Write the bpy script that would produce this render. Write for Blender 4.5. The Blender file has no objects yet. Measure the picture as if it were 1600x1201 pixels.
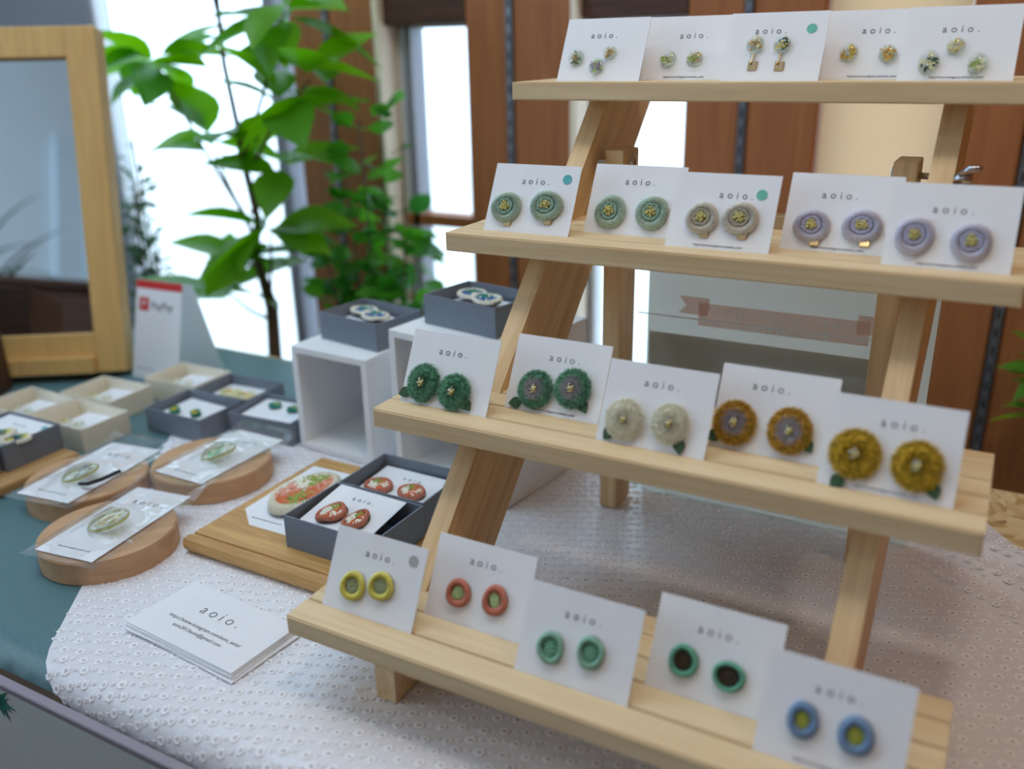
import bpy, bmesh, math, random
from mathutils import Vector, Matrix, Euler, geometry, noise
random.seed(7)
S = bpy.context.scene
COL = S.collection
PI = math.pi
R = math.radians

# ------------------------------------------------------------------ camera
cam_data = bpy.data.cameras.new('camera')
cam = bpy.data.objects.new('camera', cam_data)
COL.objects.link(cam)
cam.location = (0.43563, -0.42071, 0.4745)
cam.rotation_euler = (1.21329, 0.01955, 0.50262)
cam_data.sensor_width = 36.0
cam_data.sensor_fit = 'HORIZONTAL'
cam_data.lens = 31.766
cam_data.clip_start = 0.02
cam_data.dof.use_dof = True
cam_data.dof.focus_distance = 0.80
cam_data.dof.aperture_fstop = 2.8
S.camera = cam

# ------------------------------------------------------------------ world, sun, lamps, exposure
world = bpy.data.worlds.new('sky')
S.world = world
world.use_nodes = True
bg = world.node_tree.nodes['Background']
bg.inputs['Color'].default_value = (0.66, 0.805, 1.0, 1)
bg.inputs['Strength'].default_value = 4.7

def add_light(name, kind, loc, target, power, color, size):
    d = bpy.data.lights.new(name, kind)
    o = bpy.data.objects.new(name, d)
    COL.objects.link(o)
    o.location = loc
    o.rotation_euler = (Vector(target) - Vector(loc)).to_track_quat('-Z', 'Y').to_euler()
    d.energy = power
    d.color = color
    if kind == 'AREA':
        d.shape = 'DISK'
        d.size = size
    elif kind == 'SUN':
        d.angle = size
    return o

# ceiling downlights in front of and over the table, plus an added fill at right
add_light('ceiling_downlight', 'AREA', (0.15, -0.95, 1.70), (0.1, 0.2, 0.1), 1.7, (1.0, 0.87, 0.72), 0.16)
add_light('ceiling_downlight', 'AREA', (0.45, -0.02, 1.70), (0.25, 0.25, 0.1), 4.4, (1.0, 0.87, 0.72), 0.16)

add_light('ceiling_downlight', 'AREA', (1.10, 0.15, 1.70), (0.55, 0.3, 0.0), 3.4, (1.0, 0.88, 0.74), 0.16)  # fill lamp added to brighten the cloth and bare board at the right

if hasattr(S, 'cycles'):
    S.cycles.max_bounces = 9
    S.cycles.diffuse_bounces = 5
    S.cycles.glossy_bounces = 4
    S.cycles.transparent_max_bounces = 14
    S.cycles.caustics_reflective = False
    S.cycles.caustics_refractive = False
S.view_settings.view_transform = 'Standard'
S.view_settings.look = 'None'
S.view_settings.exposure = -0.40
S.view_settings.gamma = 1.0
S.view_settings.use_curve_mapping = False

# ------------------------------------------------------------------ materials
def lin(c):
    return tuple((x / 255 / 12.92) if x / 255 <= 0.04045 else ((x / 255 + 0.055) / 1.055) ** 2.4 for x in c) + (1.0,)

MATS = {}
def new_mat(name):
    m = bpy.data.materials.new(name)
    m.use_nodes = True
    nt = m.node_tree
    return m, nt, nt.nodes['Principled BSDF'], nt.nodes['Material Output']

def link(nt, a, b):
    nt.links.new(a, b)

def plain(name, rgb, rough=0.6, vary=0.06, scale=60.0, metallic=0.0, bump=0.0, spec=0.5, coat=0.0):
    """procedural base colour with a little mottling"""
    if name in MATS:
        return MATS[name]
    m, nt, p, out = new_mat(name)
    c = lin(rgb)
    tc = nt.nodes.new('ShaderNodeTexCoord')
    n = nt.nodes.new('ShaderNodeTexNoise')
    n.inputs['Scale'].default_value = scale
    n.inputs['Detail'].default_value = 3
    link(nt, tc.outputs['Object'], n.inputs['Vector'])
    r = nt.nodes.new('ShaderNodeValToRGB')
    r.color_ramp.elements[0].position = 0.3
    r.color_ramp.elements[1].position = 0.7
    r.color_ramp.elements[0].color = tuple(x * (1 - vary) for x in c[:3]) + (1,)
    r.color_ramp.elements[1].color = tuple(min(1, x * (1 + vary)) for x in c[:3]) + (1,)
    link(nt, n.outputs['Fac'], r.inputs['Fac'])
    link(nt, r.outputs['Color'], p.inputs['Base Color'])
    p.inputs['Roughness'].default_value = rough
    p.inputs['Metallic'].default_value = metallic
    p.inputs['Specular IOR Level'].default_value = spec
    p.inputs['Coat Weight'].default_value = coat
    if bump:
        b = nt.nodes.new('ShaderNodeBump')
        b.inputs['Strength'].default_value = bump
        b.inputs['Distance'].default_value = 0.001
        link(nt, n.outputs['Fac'], b.inputs['Height'])
        link(nt, b.outputs['Normal'], p.inputs['Normal'])
    MATS[name] = m
    return m

def wood(name, light, dark, scale=(3, 70, 70), rot=(0, 0, 0), rough=0.55, contrast=0.25, offset=(0, 0, 0), coat=0.0):
    if name in MATS:
        return MATS[name]
    m, nt, p, out = new_mat(name)
    tc = nt.nodes.new('ShaderNodeTexCoord')
    mp0 = nt.nodes.new('ShaderNodeMapping')
    mp0.inputs['Rotation'].default_value = rot
    mp0.inputs['Location'].default_value = offset
    mp = nt.nodes.new('ShaderNodeMapping')
    mp.inputs['Scale'].default_value = scale
    link(nt, tc.outputs['Object'], mp0.inputs['Vector'])
    link(nt, mp0.outputs['Vector'], mp.inputs['Vector'])
    n = nt.nodes.new('ShaderNodeTexNoise')
    n.inputs['Scale'].default_value = 1.0
    n.inputs['Detail'].default_value = 5
    n.inputs['Distortion'].default_value = 1.2
    link(nt, mp.outputs['Vector'], n.inputs['Vector'])
    n2 = nt.nodes.new('ShaderNodeTexNoise')
    n2.inputs['Scale'].default_value = 6.0
    n2.inputs['Detail'].default_value = 2
    link(nt, mp.outputs['Vector'], n2.inputs['Vector'])
    mx = nt.nodes.new('ShaderNodeMath')
    mx.operation = 'MULTIPLY_ADD'
    mx.inputs[1].default_value = 0.25
    link(nt, n2.outputs['Fac'], mx.inputs[0])
    link(nt, n.outputs['Fac'], mx.inputs[2])
    r = nt.nodes.new('ShaderNodeValToRGB')
    r.color_ramp.elements[0].position = 0.62 - contrast
    r.color_ramp.elements[1].position = 0.62 + contrast
    r.color_ramp.elements[0].color = lin(dark)
    r.color_ramp.elements[1].color = lin(light)
    link(nt, mx.outputs[0], r.inputs['Fac'])
    link(nt, r.outputs['Color'], p.inputs['Base Color'])
    p.inputs['Roughness'].default_value = rough
    p.inputs['Coat Weight'].default_value = coat
    p.inputs['Coat Roughness'].default_value = 0.25
    b = nt.nodes.new('ShaderNodeBump')
    b.inputs['Strength'].default_value = 0.12
    b.inputs['Distance'].default_value = 0.0006
    link(nt, mx.outputs[0], b.inputs['Height'])
    link(nt, b.outputs['Normal'], p.inputs['Normal'])
    MATS[name] = m
    return m

def clear(name, tint=(255, 255, 255), ior=1.45, body=0.0, rough=0.03, gloss=1.0):
    """thin clear plastic, glass or resin: transparent with a Fresnel sheen and a faint body"""
    if name in MATS:
        return MATS[name]
    m, nt, p, out = new_mat(name)
    nt.nodes.remove(p)
    t = nt.nodes.new('ShaderNodeBsdfTransparent')
    t.inputs['Color'].default_value = lin(tint)
    g = nt.nodes.new('ShaderNodeBsdfGlossy')
    g.inputs['Roughness'].default_value = rough
    g.inputs['Color'].default_value = (gloss, gloss, gloss, 1)
    lw = nt.nodes.new('ShaderNodeLayerWeight')
    lw.inputs['Blend'].default_value = 0.5
    pw = nt.nodes.new('ShaderNodeMath')
    pw.operation = 'POWER'
    pw.inputs[1].default_value = 4.0
    link(nt, lw.outputs['Facing'], pw.inputs[0])
    r0 = ((ior - 1) / (ior + 1)) ** 2
    f = nt.nodes.new('ShaderNodeMath')
    f.operation = 'MULTIPLY_ADD'
    f.inputs[1].default_value = 0.75
    f.inputs[2].default_value = r0
    link(nt, pw.outputs[0], f.inputs[0])
    mix = nt.nodes.new('ShaderNodeMixShader')
    link(nt, f.outputs[0], mix.inputs['Fac'])
    link(nt, t.outputs['BSDF'], mix.inputs[1])
    link(nt, g.outputs['BSDF'], mix.inputs[2])
    last = mix
    if body:
        d = nt.nodes.new('ShaderNodeBsdfDiffuse')
        d.inputs['Color'].default_value = lin(tint)
        mix2 = nt.nodes.new('ShaderNodeMixShader')
        mix2.inputs['Fac'].default_value = body
        link(nt, mix.outputs[0], mix2.inputs[1])
        link(nt, d.outputs[0], mix2.inputs[2])
        last = mix2
    link(nt, last.outputs[0], out.inputs['Surface'])
    MATS[name] = m
    return m

def foliage(name, rgb, rgb2, trans=0.45, rough=0.4):
    if name in MATS:
        return MATS[name]
    m, nt, p, out = new_mat(name)
    oi = nt.nodes.new('ShaderNodeObjectInfo')
    r = nt.nodes.new('ShaderNodeValToRGB')
    r.color_ramp.elements[0].color = lin(rgb)
    r.color_ramp.elements[1].color = lin(rgb2)
    link(nt, oi.outputs['Random'], r.inputs['Fac'])
    link(nt, r.outputs['Color'], p.inputs['Base Color'])
    p.inputs['Roughness'].default_value = rough
    t = nt.nodes.new('ShaderNodeBsdfTranslucent')
    hs = nt.nodes.new('ShaderNodeHueSaturation')
    hs.inputs['Saturation'].default_value = 1.15
    hs.inputs['Value'].default_value = 1.95
    link(nt, r.outputs['Color'], hs.inputs['Color'])
    link(nt, hs.outputs['Color'], t.inputs['Color'])
    mix = nt.nodes.new('ShaderNodeMixShader')
    mix.inputs['Fac'].default_value = trans
    link(nt, p.outputs[0], mix.inputs[1])
    link(nt, t.outputs[0], mix.inputs[2])
    link(nt, mix.outputs[0], out.inputs['Surface'])
    MATS[name] = m
    return m

def sheer(name, rgb, through):
    """thin woven cotton: diffuse, translucent and a little see-through, with a silky sheen"""
    m, nt, p, out = new_mat(name)
    tc = nt.nodes.new('ShaderNodeTexCoord')
    n = nt.nodes.new('ShaderNodeTexNoise')
    n.inputs['Scale'].default_value = 900
    link(nt, tc.outputs['Object'], n.inputs['Vector'])
    b = nt.nodes.new('ShaderNodeBump')
    b.inputs['Strength'].default_value = 0.15
    b.inputs['Distance'].default_value = 0.0004
    link(nt, n.outputs['Fac'], b.inputs['Height'])
    link(nt, b.outputs['Normal'], p.inputs['Normal'])
    p.inputs['Base Color'].default_value = lin(rgb)
    p.inputs['Roughness'].default_value = 0.24
    p.inputs['Specular IOR Level'].default_value = 0.5
    t = nt.nodes.new('ShaderNodeBsdfTransparent')
    mix = nt.nodes.new('ShaderNodeMixShader')
    mix.inputs['Fac'].default_value = through
    link(nt, p.outputs[0], mix.inputs[1])
    link(nt, t.outputs[0], mix.inputs[2])
    link(nt, mix.outputs[0], out.inputs['Surface'])
    return m

def osb(name):
    m, nt, p, out = new_mat(name)
    tc = nt.nodes.new('ShaderNodeTexCoord')
    n = nt.nodes.new('ShaderNodeTexNoise')
    n.inputs['Scale'].default_value = 9
    mp = nt.nodes.new('ShaderNodeMapping')
    mp.inputs['Scale'].default_value = (30, 75, 40)
    link(nt, tc.outputs['Object'], n.inputs['Vector'])
    mv = nt.nodes.new('ShaderNodeMixRGB')
    mv.blend_type = 'ADD'
    mv.inputs[0].default_value = 0.35
    link(nt, tc.outputs['Object'], mv.inputs[1])
    link(nt, n.outputs['Color'], mv.inputs[2])
    link(nt, mv.outputs[0], mp.inputs['Vector'])
    v = nt.nodes.new('ShaderNodeTexVoronoi')
    v.inputs['Scale'].default_value = 1.0
    link(nt, mp.outputs['Vector'], v.inputs['Vector'])
    r = nt.nodes.new('ShaderNodeValToRGB')
    e = r.color_ramp.elements
    e[0].position = 0.0; e[0].color = lin((120, 82, 45))
    e[1].position = 1.0; e[1].color = lin((232, 208, 160))
    k = e.new(0.22); k.color = lin((196, 160, 105))
    k = e.new(0.45); k.color = lin((226, 200, 150))
    link(nt, v.outputs['Color'], r.inputs['Fac'])
    link(nt, r.outputs['Color'], p.inputs['Base Color'])
    p.inputs['Roughness'].default_value = 0.7
    return m

def lightpaper(name, rgb, fac=0.62):
    """paper that glows when light falls on its back"""
    m, nt, p, out = new_mat(name)
    p.inputs['Base Color'].default_value = lin(rgb)
    p.inputs['Roughness'].default_value = 0.8
    t = nt.nodes.new('ShaderNodeBsdfTranslucent')
    t.inputs['Color'].default_value = lin(rgb)
    mix = nt.nodes.new('ShaderNodeMixShader')
    mix.inputs['Fac'].default_value = fac
    link(nt, p.outputs[0], mix.inputs[1])
    link(nt, t.outputs[0], mix.inputs[2])
    link(nt, mix.outputs[0], out.inputs['Surface'])
    return m

M_CARD = plain('card_stock', (240, 240, 243), 0.75, 0.01)
M_INK = plain('grey_ink', (110, 110, 118), 0.8, 0.02)
M_INK2 = plain('light_ink', (112, 112, 120), 0.8, 0.02)
M_PINE = wood('pine', (238, 214, 172), (216, 184, 136), (3.5, 75, 75), offset=(0.3, 0.1, 0))
M_PINE_LEG = wood('pine_leg', (236, 208, 162), (208, 170, 120), (75, 75, 4), rot=(R(45), 0, 0))
M_PINE_POST = wood('pine_post', (230, 202, 156), (200, 162, 112), (85, 85, 4))
M_BEECH = wood('beech', (206, 164, 124), (182, 140, 100), (60, 6, 60), rough=0.6)
M_PLAQUE = wood('plaque_oak', (216, 172, 106), (180, 130, 72), (8, 120, 60), rough=0.5)
M_BOARD2 = wood('dish_board_wood', (206, 166, 112), (172, 128, 78), (60, 5, 60))
M_MIRRORWOOD = wood('mirror_frame_pine', (232, 192, 122), (208, 162, 94), (60, 60, 5), contrast=0.3)
M_DARKWOOD = wood('dark_walnut', (92, 58, 40), (58, 34, 22), (4, 60, 60))
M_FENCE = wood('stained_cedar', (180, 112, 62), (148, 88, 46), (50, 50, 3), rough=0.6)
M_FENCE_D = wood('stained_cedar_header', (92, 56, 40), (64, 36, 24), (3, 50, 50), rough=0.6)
M_CREAM = plain('cream_plaster', (246, 230, 206), 0.8, 0.02, 5)
M_WALL = plain('pale_blue_plaster', (226, 236, 243), 0.85, 0.02, 4)
M_GREYWALL = plain('grey_plaster', (150, 152, 158), 0.85, 0.02, 4)
M_CEIL = plain('white_ceiling', (236, 234, 230), 0.9, 0.02, 4)
M_FLOOR = wood('floor_boards', (120, 92, 70), (92, 68, 50), (3, 30, 30))
M_OUT = plain('pale_paving', (225, 225, 220), 0.9, 0.03, 6)
M_FRAMEW = plain('white_window_frame', (225, 228, 232), 0.5, 0.02)
M_FRAMEG = plain('grey_window_frame', (140, 140, 150), 0.5, 0.02)
M_STEEL = plain('steel', (190, 190, 196), 0.25, 0.03, 40, metallic=1.0)
M_RAIL = plain('galvanised_rail', (130, 132, 140), 0.4, 0.1, 90, metallic=0.8)
M_SLOT = plain('rail_slot', (50, 50, 55), 0.8, 0.02)
M_GLASS = clear('window_glass', (248, 252, 252), 1.35)
M_GREYBOX = plain('grey_blue_paperboard', (120, 128, 140), 0.8, 0.04, 300)
M_CREAMBOX = plain('cream_paperboard', (242, 234, 214), 0.8, 0.02, 300)
M_WHITECUBE = plain('white_lacquer', (236, 237, 238), 0.5, 0.015, 30)
M_TEAL = plain('teal_canvas', (84, 120, 126), 0.38, 0.12, 420, bump=0.12)
M_TEAL.node_tree.nodes['Principled BSDF'].inputs['Sheen Weight'].default_value = 0.5
M_TEAL.node_tree.nodes['Principled BSDF'].inputs['Sheen Roughness'].default_value = 0.3
M_OSB = osb('oriented_strand_board')
M_COTTON = sheer('eyelet_cotton', (244, 243, 248), 0.10)
M_STITCH = plain('white_embroidery', (246, 244, 246), 0.7, 0.02, 400)
M_EYEHOLE = plain('eyelet_hole_shade', (198, 196, 202), 0.9, 0.05, 400)  # grey discs in place of cut holes, their shade put into the colour
M_GOLDBEAD = plain('gold_glass_bead', (196, 184, 104), 0.1, 0.3, 500, metallic=0.15, spec=0.8, coat=0.6)
M_SILVERBEAD = plain('silver_bead', (214, 206, 186), 0.15, 0.15, 400, metallic=0.7)
M_GOLD = plain('gold_clip', (222, 196, 150), 0.2, 0.05, 60, metallic=1.0)
M_FELT = plain('felt_backing', (46, 60, 52), 0.95, 0.1, 500)
M_FELTLEAF = plain('green_felt', (62, 92, 66), 0.95, 0.12, 400, bump=0.3)
M_RESIN = clear('clear_resin', (248, 250, 246), 1.55, body=0.02, rough=0.03)
M_SLEEVE = clear('clear_film', (253, 253, 253), 1.5, body=0.012, rough=0.05)
M_ACRYL = clear('acrylic_sheet', (246, 252, 250), 1.4, body=0.02)

# ------------------------------------------------------------------ helpers
def obj(name, me, mat=None, parent=None, loc=None, rot=None, smooth=False):
    if isinstance(me, bmesh.types.BMesh):
        bm = me
        me = bpy.data.meshes.new(name)
        bmesh.ops.recalc_face_normals(bm, faces=bm.faces)
        bm.to_mesh(me)
        bm.free()
    o = bpy.data.objects.new(name, me)
    COL.objects.link(o)
    if mat is not None and not me.materials:
        me.materials.append(mat)
    if smooth:
        for f in me.polygons:
            f.use_smooth = True
    if parent is not None:
        o.parent = parent
    if loc is not None:
        o.location = loc
    if rot is not None:
        o.rotation_euler = rot
    return o

def tag(o, label, cat, group=None):
    o['label'] = label
    o['category'] = cat
    if group:
        o['group'] = group
    return o

def thing(name, label, cat, loc=(0, 0, 0), rot=(0, 0, 0), group=None):
    o = bpy.data.objects.new(name, None)
    o.empty_display_size = 0.01
    COL.objects.link(o)
    o.location = loc
    o.rotation_euler = rot
    return tag(o, label, cat, group)

def structure(o):
    o['kind'] = 'structure'
    return o

def box(bm, x0, x1, y0, y1, z0, z1):
    v = [bm.verts.new(c) for c in ((x0, y0, z0), (x1, y0, z0), (x1, y1, z0), (x0, y1, z0), (x0, y0, z1), (x1, y0, z1), (x1, y1, z1), (x0, y1, z1))]
    for f in ((0, 3, 2, 1), (4, 5, 6, 7), (0, 1, 5, 4), (1, 2, 6, 5), (2, 3, 7, 6), (3, 0, 4, 7)):
        bm.faces.new([v[i] for i in f])
    return v

def boxm(x0, x1, y0, y1, z0, z1, bevel=0.0, seg=2):
    bm = bmesh.new()
    box(bm, x0, x1, y0, y1, z0, z1)
    if bevel:
        bmesh.ops.bevel(bm, geom=bm.edges[:], offset=bevel, segments=seg, profile=0.5, affect='EDGES')
    return bm

def prism_x(poly, x0, x1, bevel=0.0):
    """polygon in (y, z) extruded along x"""
    bm = bmesh.new()
    a = [bm.verts.new((x0, y, z)) for y, z in poly]
    b = [bm.verts.new((x1, y, z)) for y, z in poly]
    n = len(poly)
    bm.faces.new(a)
    bm.faces.new(b[::-1])
    for i in range(n):
        bm.faces.new((a[i], a[(i + 1) % n], b[(i + 1) % n], b[i]))
    if bevel:
        bmesh.ops.recalc_face_normals(bm, faces=bm.faces)
        bmesh.ops.bevel(bm, geom=bm.edges[:], offset=bevel, segments=1, affect='EDGES')
    return bm

def prism_z(poly, z0, z1, bevel=0.0, seg=2):
    bm = bmesh.new()
    a = [bm.verts.new((x, y, z0)) for x, y in poly]
    b = [bm.verts.new((x, y, z1)) for x, y in poly]
    n = len(poly)
    bm.faces.new(a[::-1])
    top = bm.faces.new(b)
    for i in range(n):
        bm.faces.new((a[i], a[(i + 1) % n], b[(i + 1) % n], b[i]))
    if bevel:
        bmesh.ops.recalc_face_normals(bm, faces=bm.faces)
        es = [e for e in bm.edges if all(v.co.z > (z0 + z1) / 2 for v in e.verts)]
        bmesh.ops.bevel(bm, geom=es, offset=bevel, segments=seg, affect='EDGES')
    return bm

def lathe(profile, seg=32, rx=1.0, ry=1.0, wob=None):
    """profile of (r, z) revolved about z"""
    bm = bmesh.new()
    rings = []
    for r, z in profile:
        if r < 1e-7:
            rings.append([bm.verts.new((0, 0, z))])
        else:
            row = []
            for k in range(seg):
                t = 2 * PI * k / seg
                f = wob(t, r, z) if wob else 1.0
                row.append(bm.verts.new((r * rx * f * math.cos(t), r * ry * f * math.sin(t), z)))
            rings.append(row)
    for a, b in zip(rings, rings[1:]):
        for k in range(seg):
            k2 = (k + 1) % seg
            if len(a) == 1 and len(b) == 1:
                continue
            if len(a) == 1:
                bm.faces.new((a[0], b[k], b[k2]))
            elif len(b) == 1:
                bm.faces.new((a[k], b[0], a[k2]))
            else:
                bm.faces.new((a[k], b[k], b[k2], a[k2]))
    return bm

def tube(pts, rad, seg=8, bm=None):
    bm = bm or bmesh.new()
    pts = [Vector(p) for p in pts]
    rads = rad if isinstance(rad, (list, tuple)) else [rad] * len(pts)
    rows = []
    up = Vector((0.13, 0.31, 0.94))
    for i, p in enumerate(pts):
        d = (pts[min(i + 1, len(pts) - 1)] - pts[max(i - 1, 0)]).normalized()
        if abs(d.dot(up)) > 0.95:
            up = Vector((0.9, 0.2, 0.1))
        a = d.cross(up).normalized()
        b = d.cross(a).normalized()
        rows.append([bm.verts.new(p + (a * math.cos(2 * PI * k / seg) + b * math.sin(2 * PI * k / seg)) * rads[i]) for k in range(seg)])
    for r0, r1 in zip(rows, rows[1:]):
        for k in range(seg):
            bm.faces.new((r0[k], r0[(k + 1) % seg], r1[(k + 1) % seg], r1[k]))
    bm.faces.new(rows[0])
    bm.faces.new(rows[-1])
    return bm

def ball(bm, c, r, sub=1):
    m = Matrix.Translation(c) @ Matrix.Diagonal((r, r, r, 1)) if not isinstance(r, tuple) else Matrix.Translation(c) @ Matrix.Diagonal((*r, 1))
    bmesh.ops.create_icosphere(bm, subdivisions=sub, radius=1, matrix=m)

TEXT = {}
def text_mesh(body, size, spacing=1.0, thin=0.0, extrude=0.00008):
    key = (body, size, spacing, thin)
    if key in TEXT:
        return TEXT[key]
    c = bpy.data.curves.new('lettering', 'FONT')
    c.body = body
    c.size = size
    c.space_character = spacing
    c.align_x = 'CENTER'
    c.align_y = 'CENTER'
    c.offset = -thin * size
    c.extrude = extrude
    c.resolution_u = 3
    o = bpy.data.objects.new('lettering', c)
    COL.objects.link(o)
    dg = bpy.context.evaluated_depsgraph_get()
    me = bpy.data.meshes.new_from_object(o.evaluated_get(dg))
    bpy.data.objects.remove(o)
    bpy.data.curves.remove(c)
    TEXT[key] = me
    return me

def lettering(body, size, mat, parent, loc, rot=(0, 0, 0), spacing=1.0, thin=0.0, name='lettering'):
    me = text_mesh(body, size, spacing, thin)
    return obj(name, me, mat, parent, loc, rot)

# ================================================================== the room
floor = structure(obj('floor', boxm(-1.9, 1.6, -2.2, 1.05, -0.80, -0.75), M_FLOOR))
# ceiling with an assumed rooflight, added for cool light from above
bm = bmesh.new()
SKX0, SKX1, SKY0, SKY1 = -1.45, 0.10, -0.35, 0.90
box(bm, -1.9, SKX0, -2.2, 1.05, 1.75, 1.80)
box(bm, SKX1, 1.6, -2.2, 1.05, 1.75, 1.80)
box(bm, SKX0, SKX1, -2.2, SKY0, 1.75, 1.80)
box(bm, SKX0, SKX1, SKY1, 1.05, 1.75, 1.80)
structure(obj('ceiling', bm, M_CEIL))
w5 = structure(obj('added_rooflight', boxm(SKX0, SKX1, SKY0, SKY1, 1.775, 1.785), M_GLASS))
for x in (-0.95, -0.43):
    obj('glazing_bar', boxm(x - .015, x + .015, SKY0, SKY1, 1.75, 1.80), M_FRAMEW, w5)
structure(obj('wall_right', boxm(1.6, 1.66, -2.2, 1.05, -0.80, 1.80), M_FENCE))
structure(obj('wall_front', boxm(-1.96, 1.66, -2.26, -2.2, -0.80, 1.80), M_WALL))
# left wall with a wide unseen window, added for daylight in the room
bm = bmesh.new()
box(bm, -1.96, -1.9, -2.2, 1.05, -0.8, 0.10)
box(bm, -1.96, -1.9, -2.2, 1.05, 1.55, 1.8)
box(bm, -1.96, -1.9, -2.2, -2.0, 0.10, 1.55)
box(bm, -1.96, -1.9, -0.45, 1.05, 0.10, 1.55)
structure(obj('wall_left', bm, M_WALL))
w4 = structure(obj('added_side_window', boxm(-1.935, -1.925, -2.0, -0.45, 0.10, 1.55), M_GLASS))
obj('mullion', boxm(-1.95, -1.91, -1.28, -1.22, 0.10, 1.55), M_FRAMEW, w4)

# back wall: stained boards between windows, slotted steel rails on them
YW = 1.05
wb = bmesh.new()
box(wb, -0.86, 1.66, YW + 0.02, YW + 0.08, 0.62, 1.8)              # above the small windows
box(wb, -1.96, -0.86, YW + 0.02, YW + 0.08, 1.30, 1.8)
box(wb, -1.96, 1.66, YW + 0.02, YW + 0.08, -0.8, -0.30)            # below the windows
box(wb, -1.96, -1.49, YW + 0.02, YW + 0.08, -0.30, 1.30)           # grey end
box(wb, -0.86, -0.64, YW + 0.02, YW + 0.08, -0.30, 0.62)
box(wb, -0.455, -0.235, YW + 0.02, YW + 0.08, -0.30, 0.62)
box(wb, -0.05, 0.157, YW + 0.02, YW + 0.08, 0.10, 0.62)
box(wb, 0.345, 1.66, YW + 0.02, YW + 0.08, -0.30, 0.62)
wall_back = structure(obj('wall_back', wb, M_GREYWALL))
def board(x0, x1, z0=-0.75, z1=1.75, d=0.02, mat=M_FENCE):
    return obj('board', boxm(x0, x1, YW - d, YW + 0.02, z0, z1, 0.003, 1), mat, wall_back)
for x0, x1 in ((-0.858, -0.772), (-0.760, -0.648), (-0.455, -0.372), (-0.360, -0.247), (0.347, 0.432), (0.447, 0.56), (0.575, 0.75), (0.765, 0.95), (0.965, 1.2), (1.215, 1.58)):
    board(x0, x1)
for x0, x1 in ((-0.050, 0.038), (0.050, 0.155)):
    board(x0, x1, 0.10, 1.75)
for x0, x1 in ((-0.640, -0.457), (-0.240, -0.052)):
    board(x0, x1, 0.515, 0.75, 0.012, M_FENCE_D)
obj('lit_board_edge', boxm(-0.648, -0.636, YW - 0.03, YW + 0.05, -0.3, 0.62), M_CREAM, wall_back)  # lit side face of the board, its brightness put into the cream colour
obj('lit_board_edge', boxm(-0.247, -0.235, YW - 0.03, YW + 0.05, -0.3, 0.62), M_CREAM, wall_back)
obj('cream_panel', boxm(0.157, 0.345, YW - 0.004, YW + 0.02, -0.75, -0.30), M_CREAM, wall_back)
obj('cream_panel', boxm(0.157, 0.345, YW - 0.004, YW + 0.02, 0.62, 1.75), M_CREAM, wall_back)
for x in (-0.766, -0.366, 0.044, 0.4395):
    zr = 0.11 if abs(x - 0.044) < .01 else -0.5
    r_ = obj('steel_rail', boxm(x - 0.0055, x + 0.0055, YW - 0.024, YW - 0.006, zr, 1.6), M_RAIL, wall_back)
    bm = bmesh.new()
    z = zr + 0.03
    while z < 0.75:
        box(bm, x - 0.0022, x + 0.0022, YW - 0.0245, YW - 0.0238, z, z + 0.014)
        z += 0.028
    s_ = obj('rail_slots', bm, M_SLOT, r_)
    s_['kind'] = 'stuff'
def window(name, x0, x1, z0, z1, rails=(), mullions=(), fm=M_FRAMEW, t=0.02):
    w = structure(obj(name, boxm(x0, x1, YW + 0.045, YW + 0.05, z0, z1), M_GLASS))
    for a, b, c, d in ((x0, x1, z0, z0 + t), (x0, x1, z1 - t, z1), (x0, x0 + t * .6, z0, z1), (x1 - t * .6, x1, z0, z1)):
        obj('frame_bar', boxm(a, b, YW + 0.03, YW + 0.065, c, d), fm, w)
    for z, h, m in rails:
        obj('rail', boxm(x0, x1, YW + 0.025, YW + 0.07, z, z + h), m, w)
    for x, tw, m in mullions:
        obj('mullion', boxm(x, x + tw, YW + 0.025, YW + 0.07, z0, z1), m, w)
window('window_1', -0.640, -0.455, -0.30, 0.53, ((0.143, 0.022, M_FENCE),), ((-0.618, 0.014, M_FRAMEG),))
window('window_2', -0.235, -0.05, -0.30, 0.53)
window('low_backlight_window', -0.05, 0.157, -0.30, 0.10)  # unseen low window, added to light the notice panel from behind
window('window_3', -1.49, -0.86, -0.30, 1.30, (), ((-0.965, 0.03, M_FRAMEG),))
w6 = structure(obj('backlight_window', boxm(0.157, 0.345, YW + 0.045, YW + 0.05, -0.30, 0.62), M_GLASS))  # window put in here, clear below the blind, to backlight the notice panel
bm = bmesh.new()
bm.faces.new([bm.verts.new(c) for c in ((0.157, YW + .01, 0.13), (0.345, YW + .01, 0.13), (0.345, YW + .01, 0.62), (0.157, YW + .01, 0.62))])
obj('roller_blind', bm, lightpaper('cream_blind', (206, 168, 128)), w6)
obj('blind_rail', boxm(0.157, 0.345, YW + .004, YW + .016, 0.12, 0.132, .002, 1), M_FRAMEW, w6)
structure(obj('ground_outside', boxm(-8, 6, YW + 0.08, 9, -0.85, -0.80), M_OUT))
# a panelled door in the wall behind the viewer, seen in the mirror
dr = structure(obj('door_1', boxm(-0.31, 0.60, -2.205, -2.17, -0.75, 1.37, 0.004), plain('door_paint', (216, 230, 240), 0.6, 0.02, 5)))
for z0, z1 in ((-0.6, 0.15), (0.3, 1.24)):
    obj('door_panel', boxm(-0.20, 0.49, -2.17, -2.155, z0, z1, 0.01), plain('door_paint', (216, 230, 240)), dr)

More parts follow.
